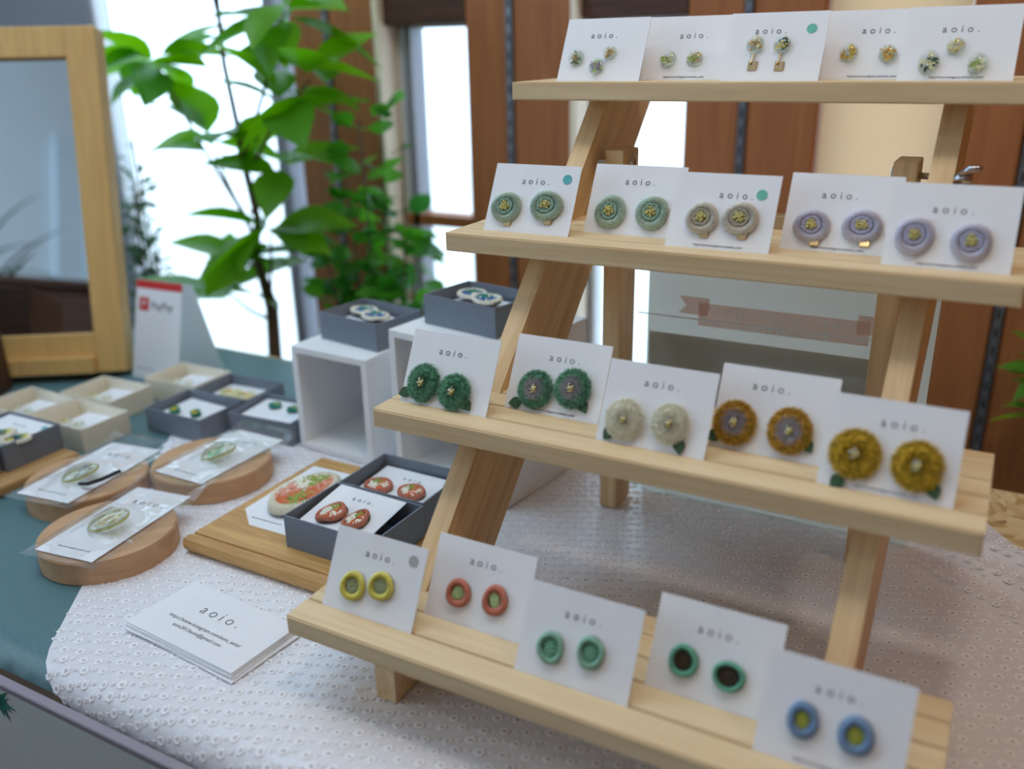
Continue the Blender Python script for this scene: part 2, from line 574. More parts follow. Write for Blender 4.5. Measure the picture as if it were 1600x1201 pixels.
# ================================================================== table
table = thing('display_table', 'long strand board table carrying the whole display, bare at right', 'table', (0, 0, -0.75))
obj('table_top', boxm(-1.25, 1.15, -0.05, 0.633, 0.725, 0.75, 0.002, 1), M_OSB, table)
for x in (-1.2, 1.1):
    for y in (0.0, 0.58):
        obj('leg', boxm(x - 0.025, x + 0.025, y - 0.025, y + 0.025, 0, 0.725), M_PINE_POST, table)
panel = thing('front_board', 'white board fixed to the table front with a green leaf print', 'board', (0, -0.082, -0.6))
obj('board_face', boxm(-1.2, 1.1, -0.004, 0.004, 0, 0.58, 0.0015, 1), plain('white_sign_board', (206, 212, 208), 0.7, 0.02), panel)
obj('edge_strip', boxm(-1.2, 1.1, -0.0044, 0.0044, 0.574, 0.5812, 0.001, 1), plain('grey_lilac_edging', (150, 142, 152), 0.7, 0.02), panel)
bm = bmesh.new()
for k in range(9):
    a = R(-75 + k * 17)
    L = 0.022 + 0.006 * math.sin(k * 2.1)
    c, s = math.cos(a), math.sin(a)
    pts = [(0, 0), (L * .5 * c - .0022 * s, L * .5 * s + .0022 * c), (L * c, L * s), (L * .5 * c + .0022 * s, L * .5 * s - .0022 * c)]
    bm.faces.new([bm.verts.new((-0.262 + x, -0.0046, 0.577 - 0.016 + z * 0.8)) for x, z in pts])
obj('leaf_print', bm, plain('green_print', (28, 120, 100), 0.8, 0.05), panel)

# ---- cloths ------------------------------------------------------------
EDGE, RAD = -0.05, 0.024
def drape(x, y, lift, rad=RAD):
    """flat cloth coordinate -> position and normal, rolling over the table's front edge"""
    if y >= EDGE:
        return Vector((x, y, lift)), Vector((0, 0, 1))
    s = EDGE - y
    r = rad
    if s < r * PI / 2:
        a = s / r
        return Vector((x, EDGE - r * math.sin(a), lift - r * (1 - math.cos(a)))), Vector((0, -math.sin(a), math.cos(a)))
    return Vector((x, EDGE - r, lift - r - (s - r * PI / 2))), Vector((0, -1, 0))

def wrinkle(x, y):
    w = 0.0005 * (noise.noise(Vector((x * 14, y * 14, 0))) + 0.6)
    d = math.hypot(x - 0.52, (y - 0.46) * 1.1)
    w += 0.006 * max(0, 1 - d / 0.14) * (0.6 + math.sin((x * 0.8 + y) * 110 + 2 * noise.noise(Vector((x * 20, y * 20, 3)))))
    return max(w, 0.0002)

def cloth_mesh(poly, lift, step=0.012, wr=None, rad=RAD):
    pts = []
    n = len(poly)
    bpts = []
    for i in range(n):
        a, b = Vector(poly[i]), Vector(poly[(i + 1) % n])
        k = max(1, int((b - a).length / step))
        for j in range(k):
            bpts.append(a.lerp(b, j / k))
    nb = len(bpts)
    def inside(x, y):
        c = False
        for i in range(n):
            x0, y0 = poly[i]; x1, y1 = poly[(i + 1) % n]
            if (y0 > y) != (y1 > y) and x < (x1 - x0) * (y - y0) / (y1 - y0) + x0:
                c = not c
        return c
    xs = [p[0] for p in poly]; ys = [p[1] for p in poly]
    y = min(ys)
    inner = []
    while y < max(ys):
        st = step * 0.33 if y < EDGE + 0.01 else step
        x = min(xs)
        while x < max(xs):
            if inside(x, y):
                q = Vector((x, y))
                if all((q - b).length_squared > (st * .5) ** 2 for b in bpts):
                    inner.append(q)
            x += step
        y += st
    allp = bpts + inner
    edges = [(i, (i + 1) % nb) for i in range(nb)]
    vs, es, fs, *_ = geometry.delaunay_2d_cdt(allp, edges, [list(range(nb))], 1, 1e-6)
    out = []
    for v in vs:
        l = lift + (wr(v.x, v.y) if wr else 0)
        out.append(drape(v.x, v.y, l, rad)[0])
    me = bpy.data.meshes.new('cloth')
    me.from_pydata([tuple(v) for v in out], [], [tuple(f) for f in fs])
    for f in me.polygons:
        f.use_smooth = True
    me.update()
    return me, inside

teal_poly = [(-1.22, 0.625), (-0.06, 0.625), (-0.06, -0.083), (-1.22, -0.083)]
me, _ = cloth_mesh(teal_poly, 0.0006, 0.03, rad=0.022)
tag(obj('table_cloth', me, M_TEAL), 'teal canvas cloth spread over the left part of the table', 'tablecloth')

white_poly = [(-0.505, 0.328), (-0.487, 0.3045), (-0.389, 0.165), (-0.2893, 0.0275), (-0.2372, -0.0408), (-0.219, -0.063), (-0.198, -0.082), (-0.165, -0.094), (-0.11, -0.104), (0.0, -0.108), (0.93, -0.108), (0.40, 0.622), (-0.10, 0.622)]
me, inside_white = cloth_mesh(white_poly, 0.0014, 0.014, wr=wrinkle)
white_cloth = tag(obj('eyelet_cloth', me, M_COTTON), 'sheer white cotton cloth with embroidered eyelet flowers under the wooden stand', 'cloth')

# embroidered eyelets, thousands: one part
verts, faces, hv, hf = [], [], [], []
def eyelet(x, y, r):
    if not inside_white(x, y):
        return
    p, n = drape(x, y, 0.0014 + wrinkle(x, y))
    t = Vector((1, 0, 0))
    b = n.cross(t).normalized()
    seg = 14 if r > 0.003 else 9
    base = len(verts)
    ph = random.random() * 6
    sx = random.uniform(0.9, 1.1)
    for rr, h in ((1.0, 0.0002), (0.72, 0.0008), (0.36, 0.0003)):
        for k in range(seg):
            a = 2 * PI * k / seg + ph
            f = rr * r * (1 + (0.16 * (1 if k % 2 else -1) if rr == 1.0 else 0))
            verts.append(tuple(p + t * (f * sx * math.cos(a)) + b * (f * math.sin(a)) + n * h))
    for j in range(2):
        for k in range(seg):
            k2 = (k + 1) % seg
            faces.append((base + j * seg + k, base + j * seg + k2, base + (j + 1) * seg + k2, base + (j + 1) * seg + k))
    hb = len(hv)
    for k in range(7):
        a = 2 * PI * k / 7
        hv.append(tuple(p + t * (0.38 * r * sx * math.cos(a)) + b * (0.38 * r * math.sin(a)) + n * 0.00025))
    hf.append(tuple(range(hb, hb + 7)))
ca, sa = math.cos(R(22)), math.sin(R(22))
for i in range(-75, 90):
    for j in range(-85, 85):
        gx = (i + 0.5 * (j % 2)) * 0.0165
        gy = j * 0.0122
        x = gx * ca - gy * sa + 0.2 + random.uniform(-.0016, .0016)
        y = gx * sa + gy * ca + 0.2 + random.uniform(-.0016, .0016)
        if -0.52 < x < 0.95 and -0.106 < y < 0.62:
            eyelet(x, y, 0.0043 * random.uniform(0.9, 1.08))
            eyelet(x + 0.0078 * ca, y + 0.0078 * sa + 0.001, 0.0023)
me = bpy.data.meshes.new('embroidery')
me.from_pydata(verts, [], faces)
o = obj('embroidery', me, M_STITCH, white_cloth, smooth=True)
o['kind'] = 'stuff'
me = bpy.data.meshes.new('eyelet_holes')
me.from_pydata(hv, [], hf)
o = obj('eyelet_holes', me, M_EYEHOLE, white_cloth)
o['kind'] = 'stuff'
CL = 0.0028      # height of things standing on the white cloth
TL = 0.0009      # height of things standing on the teal cloth

# ================================================================== wooden stand
ZS = [0.0756, 0.1995, 0.3227, 0.4431]
YS = [0.0, 0.1227, 0.2429, 0.3697]
TH, DP, LEN = 0.0162, 0.1262, 0.45
LEAN = R(27.4)
stand = thing('display_stand', 'pale pine stand with four stepped slotted shelves full of earring cards', 'display stand', (0, 0, CL))
def shelf_profile(y0, zt):
    p = [(y0, zt - TH), (y0, zt)]
    for k in range(1, 5):
        s = y0 + 0.0258 * k
        p += [(s - 0.0014, zt), (s - 0.0014 - 0.0038, zt - 0.0074), (s + 0.0014 - 0.0038, zt - 0.0074), (s + 0.0014, zt)]
    p += [(y0 + DP, zt), (y0 + DP, zt - TH)]
    return p
for y0, zt in zip(YS, ZS):
    bm = prism_x(shelf_profile(y0, zt - CL), 0.0, LEN)
    bmesh.ops.recalc_face_normals(bm, faces=bm.faces)
    es = [e for e in bm.edges if (e.calc_face_angle(0) > 1.0) and (all(abs(v.co.y - y0) < 1e-5 for v in e.verts) or all(abs(v.co.y - y0 - DP) < 1e-5 for v in e.verts))]
    bmesh.ops.bevel(bm, geom=es, offset=0.0012, segments=2, affect='EDGES')
    obj('shelf', bm, M_PINE, stand)
def slant_leg(x0, x1):
    p = [(0.125, 0.0), (0.0275, 0.0), (0.0275, 0.030)]
    for y0, zt in zip(YS, ZS):
        zb = zt - TH - CL
        zt2 = zt - CL
        f = lambda z: z - 0.002
        if zt is ZS[-1]:
            p += [(f(zb), zb), (f(zb) + 0.125, zb)]
            break
        p += [(f(zb), zb), (y0 + DP + .0004, zb), (y0 + DP + .0004, zt2), (f(zt2) + 0.004, zt2)]
    return prism_x(p, x0, x1)
for x0, x1 in ((0.0591, 0.0771), (0.3729, 0.3909)):
    obj('slanted_leg', slant_leg(x0, x1), M_PINE_LEG, stand)
for s, x0, x1 in ((1, 0.0876, 0.1066), (-1, 0.3434, 0.3624)):
    post = obj('rear_leg', boxm(x0, x1, 0.392, 0.431, 0, 0.378, 0.001, 1), M_PINE_POST, stand)
    xo = x1 if s > 0 else x0
    yb, zb = 0.415, 0.366
    bm = lathe([(0.0, 0.004), (0.004, 0.0035), (0.0068, 0.0018), (0.0075, 0.0)], 20)
    obj('bolt_head', bm, M_STEEL, post, (xo, yb, zb), (0, s * PI / 2, 0), True)
    lx = 0.0591 if s > 0 else 0.3909
    wn = bmesh.new()
    tube([(0, 0, 0), (-s * 0.013, 0, 0)], 0.0042, 10, wn)
    for q in (1, -1):
        tube([(-s * 0.004, 0, q * 0.003), (-s * 0.011, 0, q * 0.0085), (-s * 0.019, 0, q * 0.0095)], [0.003, 0.0032, 0.002], 8, wn)
    if s < 0:
        obj('wing_nut', wn, M_STEEL, post, (lx, yb - 0.044, zb + 0.003), (R(20), 0, 0), True)
    obj('hinge_bolt', tube([(lx, yb - .02, zb), (xo, yb - .005, zb)], 0.0028, 8), M_STEEL, post)
obj('rear_rail', boxm(0.1066, 0.3434, 0.405, 0.42, 0.30, 0.325, 0.001, 1), M_PINE, stand)

# ================================================================== earring cards on the stand
CW, CH, SUNK = 0.083, 0.0615, 0.0068
ROT = (PI / 2 - LEAN, 0, 0)
VV = Vector((0, math.sin(LEAN), math.cos(LEAN)))
NN = Vector((0, -math.cos(LEAN), math.sin(LEAN)))
card_me = bpy.data.meshes.new('card')
bm = boxm(0, CW, -SUNK, CH, -0.0004, 0.0004)
bm.to_mesh(card_me); bm.free()
M_DOT = {'turquoise': plain('turquoise_sticker', (92, 178, 186), 0.7, 0.02), 'mint': plain('mint_sticker', (110, 190, 170), 0.7, 0.02), 'grey': plain('grey_sticker', (176, 178, 174), 0.7, 0.02)}
SLOT = {4: [(.035, 1), (.108, 2), (.1935, 1), (.2713, 2), (.337, 1)], 3: [(.0245, 1), (.110, 2), (.1935, 1), (.2786, 2), (.357, 1)],
        2: [(.010, 1), (.0955, 2), (.188, 1), (.2665, 2), (.3478, 1)], 1: [(.0145, 1), (.0915, 2), (.183, 1), (.268, 2), (.347, 1)]}
def card_origin(s, i):
    x0, sl = SLOT[s][i]
    return Vector((x0, YS[s - 1] + 0.0258 * sl, ZS[s - 1]))
SHELF = {4: 'top shelf', 3: 'second shelf from top', 2: 'third shelf from top', 1: 'bottom shelf'}
GROUP = 'printed earring cards on the stand'
def place_card(s, i, what, textc, dot=None, url=False, side=None):
    o = card_origin(s, i)
    t = thing('earring_card', 'white card with ' + what + ', ' + SHELF[s], 'card', o, ROT, GROUP)
    obj('card_sheet', card_me, M_CARD, t)
    lettering('aoio.', 0.0084, M_INK2, t, (textc[0], textc[1], 0.0006), spacing=1.62, thin=0.006)
    if url:
        lettering('https://www.instagram.com/aoio_aoio/', 0.0025, M_INK, t, (0.043, 0.0026, 0.0006), name='web_address')
    if dot:
        bm = lathe([(0.0, 0.0), (0.0043, 0.0)], 24)
        obj('round_sticker', bm, M_DOT[dot[0]], t, (dot[1], dot[2], 0.0007))
    return t
def on_card(s, i, u, v, h=0.0005):
    return card_origin(s, i) + Vector((u, 0, 0)) + VV * v + NN * h

# ---- earring builders (local z points out of the card) ------------------
def rim_mesh(rx, ry, inner, h, ridges, wave=0.0, seg=None):
    """stitched ring: a flattened torus with radial thread ridges"""
    seg = seg or ridges * 4
    bm = bmesh.new()
    prof = []
    N = 9
    c = (1 + inner) / 2
    w = (1 - inner) / 2
    rows = []
    ph = random.random() * 6
    for k in range(seg):
        t = 2 * PI * k / seg
        rd = 1 + 0.20 * math.cos(ridges * t)
        rw = 0.024 * math.cos(ridges * t)
        wv = 1 + wave * math.sin(3 * t + ph) + wave * .6 * math.sin(2 * t + ph * 2)
        row = []
        for j in range(N + 1):
            a = PI * (j / N)
            rr = (c + (w + rw) * math.cos(a)) * wv
            row.append(bm.verts.new((rr * rx * math.cos(t), rr * ry * math.sin(t), 0.001 + h * math.sin(a) * rd)))
        rows.append(row)
    for k in range(seg):
        a, b = rows[k], rows[(k + 1) % seg]
        for j in range(N):
            bm.faces.new((a[j], b[j], b[j + 1], a[j + 1]))
    return bm

def bead_cluster(n, spread, r, z, rx=1.0, ry=1.0):
    bm = bmesh.new()
    ball(bm, (0, 0, z + r * 0.8), r, 1)
    for k in range(n):
        a = 2.399 * k + random.uniform(-.3, .3)
        q = spread * math.sqrt((k + 1) / n)
        ball(bm, (q * rx * math.cos(a), q * ry * math.sin(a), z + r * 0.5 * (1.6 - q / spread)), r * random.uniform(0.8, 1.1), 1)
    return bm

def knot_ring(n, rad, r, z, rx=1.0, ry=1.0):
    bm = bmesh.new()
    for k in range(n):
        a = 2 * PI * k / n
        q = rad * random.uniform(0.95, 1.05)
        ball(bm, (q * rx * math.cos(a), q * ry * math.sin(a), z), (r, r, r * 0.8), 1)
    return bm

def woven_button(loc, rot, label, group, rx, ry, mat, matin, clip=True, tilt=0.0):
    t = thing('woven_button_earring', label, 'earring', loc, rot, group)
    obj('felt_back', lathe([(0, 0.0), (0.93, 0.0), (0.97, 0.0012), (0.9, 0.0022), (0, 0.0022)], 28, rx, ry), M_FELT, t)
    obj('thread_ring', rim_mesh(rx, ry, 0.50, 0.0042, 40, 0.02), mat, t, smooth=True)
    obj('inner_thread', lathe([(0.56, 0.0020), (0.5, 0.0040), (0.3, 0.0046), (0, 0.0046)], 24, rx, ry), matin, t)
    obj('knots', knot_ring(20, 0.46, 0.0013, 0.0046, rx, ry), matin, t)
    obj('beads', bead_cluster(15, 0.30, 0.0013, 0.0050, rx, ry), M_GOLDBEAD, t, smooth=True)
    if clip:
        obj('clip', boxm(0.0002, 0.0075, -ry - 0.0026, -ry * 0.6, -0.0003, 0.0016, 0.0004, 1), M_GOLD, t)
    return t

def pompom(loc, rot, label, group, rx, ry, mat, matc, leaf, beadmat=M_SILVERBEAD):
    t = thing('pompom_flower_earring', label, 'earring', loc, rot, group)
    H = 0.0085
    obj('dome', lathe([(0, 0.0), (0.86, 0.0006), (0.9, 0.003), (0.78, 0.0055), (0.5, 0.0062), (0.22, 0.0048), (0, 0.004)], 26, rx, ry), mat, t, smooth=True)
    def fur(n, r0, r1, ln):
        vs, fs = [], []
        for k in range(n):
            a = random.random() * 2 * PI
            q = math.sqrt(random.uniform(r0 * r0, r1 * r1))
            bx, by = q * rx * math.cos(a), q * ry * math.sin(a)
            bz = 0.0055 * math.sqrt(max(0.02, 1 - (q / 1.02) ** 2)) * (1 - 0.5 * max(0, 0.25 - q) / 0.25) + 0.0008
            d = Vector((math.cos(a) * q * 1.25, math.sin(a) * q * 1.25, 1.08 - q * 0.85)) + Vector((random.gauss(0, .55), random.gauss(0, .55), random.gauss(0, .45)))
            d.normalize()
            L = ln * random.uniform(0.45, 1.2)
            s = d.cross(Vector((random.random() - .5, random.random() - .5, random.random() - .5))).normalized() * 0.00019
            b = len(vs)
            p0 = Vector((bx, by, bz))
            p1 = p0 + d * L
            vs.extend((tuple(p0 - s), tuple(p0 + s), tuple(p1 + s * .5), tuple(p1 - s * .5)))
            fs.append((b, b + 1, b + 2, b + 3))
        me = bpy.data.meshes.new('fur')
        me.from_pydata(vs, [], fs)
        return me
    f1 = obj('yarn_tuft', fur(6500, 0.18 if matc is mat else 0.50, 0.98, 0.0030), mat, t)
    f1['kind'] = 'stuff'
    if matc is not mat:
        f2 = obj('centre_tuft', fur(2400, 0.05, 0.60, 0.0030), matc, t)
        f2['kind'] = 'stuff'
    obj('beads', bead_cluster(8, 0.22, 0.0012, 0.0074, rx, ry), beadmat, t, smooth=True)
    obj('beads', bead_cluster(4, 0.14, 0.0014, 0.0078, rx, ry), M_GOLDBEAD, t, (0.0006, -0.001, 0), smooth=True)
    lx, ly, la, sz = leaf
    pts = []
    for k in range(11):
        q = k / 10
        pts.append((sz * q, sz * 0.40 * math.sin(PI * q ** 0.8)))
    poly = pts + [(x, -y) for x, y in pts[-2:0:-1]]
    obj('felt_leaf', prism_z(poly, 0.0008, 0.0022), M_FELTLEAF, t, (lx, ly, 0), (0, 0, la))
    return t

def yarn_ring(loc, rot, label, group, rx, ry, mat, matc, inner=0.52, h=0.0034, ridges=30, seed_knots=True, matd=None, crx=1.0, cry=1.0, ca=0.0):
    t = thing('yarn_ring_earring', label, 'earring', loc, rot, group)
    obj('felt_back', lathe([(0, 0.0), (0.95, 0.0), (1.0, 0.0009), (0.95, 0.0018), (0, 0.0018)], 26, rx, ry), M_FELT, t)
    obj('yarn_rim', rim_mesh(rx, ry, inner, h, ridges, 0.03), mat, t, smooth=True)
    obj('stitched_centre', lathe([(inner + 0.08, 0.0016), (inner * .7, 0.0024), (0, 0.0027)], 22, rx * crx, ry * cry, lambda a, r, z: 1 + 0.05 * math.sin(5 * a)), matc, t, rot=(0, 0, ca))
    if seed_knots:
        bm = bmesh.new()
        for k in range(16):
            a = 2.399 * k
            q = inner * 0.85 * math.sqrt(k / 16)
            ball(bm, (q * rx * crx * math.cos(a), q * ry * cry * math.sin(a), 0.0028), (0.0009, 0.0009, 0.0007), 1)
        obj('knots', bm, matd or matc, t, rot=(0, 0, ca))
    return t

def petal_flakes(n, spread, z, size, rx=1.0, ry=1.0):
    bm = bmesh.new()
    for k in range(n):
        a = random.random() * 2 * PI
        q = spread * math.sqrt(random.random())
        c = Vector((q * rx * math.cos(a), q * ry * math.sin(a), z + random.uniform(-.0006, .0008)))
        d = random.random() * 2 * PI
        L = size * random.uniform(0.6, 1.2)
        u = Vector((math.cos(d), math.sin(d), random.uniform(-.3, .3))) * L
        w = Vector((-math.sin(d), math.cos(d), random.uniform(-.3, .3))) * L * 0.45
        bm.faces.new([bm.verts.new(p) for p in (c - u, c + w - u * .2, c + u, c - w - u * .2)])
    return bm

def resin_dome(loc, rot, label, group, rx, ry, mats, n=9, h=0.0062, clip=False):
    t = thing('resin_earring', label, 'earring', loc, rot, group)
    obj('resin_body', lathe([(0, 0.0), (0.9, 0.0), (1.0, h * .3), (0.95, h * .62), (0.7, h * .9), (0.3, h), (0, h)], 28, rx, ry), M_RESIN, t, smooth=True)
    for m in mats:
        obj('pressed_petals', petal_flakes(n, 0.68, h * 0.5, min(rx, ry) * 0.40, rx, ry), m, t)
    obj('gold_flecks', bead_cluster(3, 0.4, 0.0007, h * 0.5, rx, ry), M_GOLD, t)
    if clip:
        obj('clip', boxm(-0.0035, 0.0045, -0.0225, -0.0145, -0.0002, 0.0012, 0.0004, 1), M_GOLD, t)
        obj('clip_wire', tube([(0, -ry * .9, 0.001), (-0.0004, -0.0125, 0.0016), (-0.001, -0.0175, 0.0022)], 0.0009, 6), M_GOLD, t)
    return t

# ---- top shelf: resin ---------------------------------------------------
P = lambda n, c: plain('petal_' + n, c, 0.6, 0.1, 300)
P_GRN, P_LIME, P_YEL, P_ORC, P_VIO, P_PALE, P_DKG, P_OCH = P('green', (52, 100, 44)), P('lime', (160, 180, 80)), P('yellow', (220, 196, 70)), P('orange', (214, 166, 60)), P('violet', (150, 130, 160)), P('pale', (226, 222, 180)), P('dark_green', (22, 74, 52)), P('ochre', (196, 160, 90))
g4 = 'resin flower earrings on the top shelf'
place_card(4, 0, 'three small round resin studs, leftmost', (.0401, .0443))
place_card(4, 1, 'two pale green resin studs', (.0457, .0423), url=True)
place_card(4, 2, 'two hanging resin earrings and mint dot', (.0363, .0445), ('mint', .0702, .0458))
place_card(4, 3, 'two yellow resin studs', (.0425, .0428), url=True)
place_card(4, 4, 'three oval resin studs, rightmost', (.041, .042), url=True)
for (i, u, v, ru, rv, what, mats, cl) in (
    (0, .0166, .0217, .008, .0083, 'dark green flower resin stud, leftmost on top shelf', (P_GRN, P_OCH), False),
    (0, .0388, .0133, .0078, .0082, 'violet tinged resin stud, lowest of three on leftmost top card', (P_VIO, P_LIME), False),
    (0, .0502, .0263, .0065, .0069, 'small golden resin stud, right of three on leftmost top card', (P_OCH, P_ORC), False),
    (1, .0261, .0188, .0078, .0081, 'pale green resin stud, left on second card of top shelf', (P_LIME, P_PALE), False),
    (1, .0512, .0185, .0079, .0083, 'pale green resin stud, right on second card of top shelf', (P_LIME, P_OCH), False),
    (2, .0255, .0316, .0078, .0082, 'clear hanging resin earring with gold flakes, left on mint dot card', (P_PALE, P_OCH), True),
    (2, .0484, .0311, .0076, .0080, 'hanging resin earring with green leaf, right on mint dot card', (P_DKG, P_YEL), True),
    (3, .0217, .0225, .0077, .0083, 'yellow resin stud, left on fourth card of top shelf', (P_YEL, P_ORC), False),
    (3, .0529, .0209, .0077, .0083, 'orange yellow resin stud, right on fourth card of top shelf', (P_ORC, P_ORC), False),
    (4, .0221, .0134, .0080, .0108, 'oval resin stud with dark green clover on rightmost top card', (P_DKG, P_PALE), False),
    (4, .0397, .0268, .0070, .0074, 'round pale yellow resin stud, highest on rightmost top card', (P_YEL, P_PALE), False),
    (4, .0573, .0114, .0075, .0103, 'oval pale green resin stud, right on rightmost top card', (P_LIME, P_PALE), False)):
    resin_dome(on_card(4, i, u, v), ROT, what, g4, ru, rv, mats, clip=cl)

# ---- second shelf: woven buttons ----------------------------------------
T_SAGE, T_SAGE2 = plain('sage_thread', (180, 203, 188), 0.8, 0.08, 500), plain('sage_thread_dark', (146, 176, 158), 0.85, 0.12, 900)
T_CREAM, T_CREAM2 = plain('cream_thread', (220, 216, 204), 0.8, 0.08, 500), plain('cream_thread_dark', (176, 170, 150), 0.85, 0.15, 900)
T_LAV, T_LAV2 = plain('lavender_thread', (208, 206, 222), 0.8, 0.06, 500), plain('lavender_thread_dark', (182, 179, 204), 0.85, 0.12, 900)
g3 = 'woven thread button earrings on the second shelf'
place_card(3, 0, 'two sage buttons and turquoise dot', (.0422, .0462), ('turquoise', .0718, .0495))
place_card(3, 1, 'two sage buttons and no dot', (.0434, .0466))
place_card(3, 2, 'two cream buttons and mint dot', (.0503, .044), ('mint', .0699, .0456), url=True)
place_card(3, 3, 'two lavender clip buttons', (.0384, .0444), url=True)
place_card(3, 4, 'two lavender buttons, rightmost', (.0415, .0424), url=True)
for (i, u, v, ru, rv, m, m2, what, cl, dz) in (
    (0, .0189, .0211, .0147, .0136, T_SAGE, T_SAGE2, 'left sage green woven button on card with turquoise dot', True, .2),
    (0, .0578, .0248, .0154, .0136, T_SAGE, T_SAGE2, 'right sage green woven button on card with turquoise dot', True, .1),
    (1, .0221, .0187, .0138, .0147, T_SAGE, T_SAGE2, 'left sage green woven button on card without dot', False, 0),
    (1, .0595, .0201, .0146, .0145, T_SAGE, T_SAGE2, 'right sage green woven button on card without dot', False, 0),
    (2, .0267, .0236, .0132, .0128, T_CREAM, T_CREAM2, 'left cream woven button on mint dot card', True, 0),
    (2, .0570, .0253, .0142, .0134, T_CREAM, T_CREAM2, 'right cream woven button on mint dot card', True, 0),
    (3, .0218, .0188, .0137, .0129, T_LAV, T_LAV2, 'left lavender woven button, second card from the right, second shelf', True, 0),
    (3, .0585, .0210, .0146, .0128, T_LAV, T_LAV2, 'right lavender woven button, second card from the right, second shelf', True, 0),
    (4, .0195, .0215, .0131, .0138, T_LAV, T_LAV2, 'left lavender woven button on rightmost card of second shelf', False, 0),
    (4, .0563, .0198, .0132, .0136, T_LAV, T_LAV2, 'right lavender woven button on rightmost card of second shelf', False, 0)):
    woven_button(on_card(3, i, u, v), ROT, what, g3, ru, rv, m, m2, cl)

# ---- third shelf: pompom flowers ----------------------------------------
W_GRN, W_GRY, W_CRM, W_MUS, W_MUS2 = plain('green_wool', (124, 180, 150), 0.95, 0.45, 420), plain('mauve_grey_wool', (206, 202, 208), 0.95, 0.15, 700), plain('cream_wool', (248, 243, 226), 0.95, 0.1, 700), plain('mustard_wool', (212, 172, 72), 0.95, 0.45, 420), plain('yellow_wool', (216, 186, 66), 0.95, 0.45, 420)
g2 = 'pompom flower earrings on the third shelf'
place_card(2, 0, 'two solid green pompom flowers', (.0414, .0459))
place_card(2, 1, 'two green and grey pompom flowers', (.0447, .0455), url=True)
place_card(2, 2, 'two cream pompom flowers', (.0427, .0471))
place_card(2, 3, 'two mustard pompoms with grey centres', (.0369, .0478))
place_card(2, 4, 'two large mustard pompoms', (.0463, .0461), url=True)
for (i, u, v, ru, rv, m, mc, what, lf) in (
    (0, .0209, .0175, .0140, .0150, W_GRN, W_GRN, 'left solid green pompom flower with felt leaf', (.0036, .0071, 205)),
    (0, .0514, .0148, .0138, .0138, W_GRN, W_GRN, 'right solid green pompom flower with felt leaf', (.0641, .0060, -45)),
    (1, .0259, .0180, .0140, .0143, W_GRN, W_GRY, 'left green pompom with grey centre', (.0094, .0047, 195)),
    (1, .0575, .0236, .0143, .0148, W_GRN, W_GRY, 'right green pompom with grey centre', (.0684, .0109, -55)),
    (2, .0204, .0177, .0138, .0143, W_CRM, W_CRM, 'left cream pompom flower with felt leaf', (.0097, .0055, 240)),
    (2, .0548, .0203, .0130, .0137, W_CRM, W_CRM, 'right cream pompom flower with felt leaf', (.0641, .0055, -80)),
    (3, .0162, .0191, .0144, .0150, W_MUS, W_GRY, 'left mustard pompom with grey centre', (.0022, .0072, 215)),
    (3, .0550, .0199, .0143, .0155, W_MUS, W_GRY, 'right mustard pompom with grey centre', (.0683, .0117, -50)),
    (4, .0211, .0225, .0154, .0157, W_MUS2, W_MUS2, 'left large all mustard pompom on rightmost third shelf card', (.0126, .0026, 230)),
    (4, .0588, .0218, .0145, .0155, W_MUS2, W_MUS2, 'right large all mustard pompom on rightmost third shelf card', (.0706, .0079, -65))):
    a = R(lf[2])
    sz = 0.0115
    lx, ly = lf[0] - u - math.cos(a) * sz * .5, lf[1] - v - math.sin(a) * sz * .5
    pompom(on_card(2, i, u, v), ROT, what, g2, ru, rv, m, mc, (lx, ly, a, sz))

# ---- bottom shelf: yarn rings -------------------------------------------
Y_YEL, Y_YELC = plain('yellow_yarn', (222, 214, 112), 0.9, 0.12, 500), plain('olive_grey_stitch', (164, 168, 130), 0.9, 0.2, 1200)
Y_COR, Y_CORC = plain('coral_yarn', (206, 132, 112), 0.9, 0.12, 500), plain('pale_lime_stitch', (184, 204, 146), 0.9, 0.12, 900)
Y_GRN, Y_GRNC = plain('jade_yarn', (146, 190, 170), 0.9, 0.15, 500), plain('deep_jade_stitch', (92, 156, 118), 0.9, 0.25, 900)
Y_MNT, Y_DRK, Y_OLV = plain('mint_yarn', (112, 178, 152), 0.9, 0.12, 500), plain('charcoal_stitch', (34, 38, 40), 0.9, 0.1, 900), plain('amber_stitch', (92, 66, 20), 0.9, 0.2, 900)
Y_BLU, Y_BLUC = plain('denim_blue_yarn', (128, 156, 190), 0.9, 0.15, 500), plain('mustard_stitch', (176, 178, 72), 0.9, 0.15, 900)
g1 = 'yarn ring earrings on the bottom shelf'
place_card(1, 0, 'two yellow yarn rings and grey dot', (.0432, .0463), ('grey', .0726, .050))
place_card(1, 1, 'two coral yarn rings', (.0431, .0469))
place_card(1, 2, 'two jade green yarn ovals', (.0424, .0454))
place_card(1, 3, 'two mint rings with black centres', (.0418, .0447))
place_card(1, 4, 'two blue yarn rings, rightmost', (.0425, .0453), url=True)
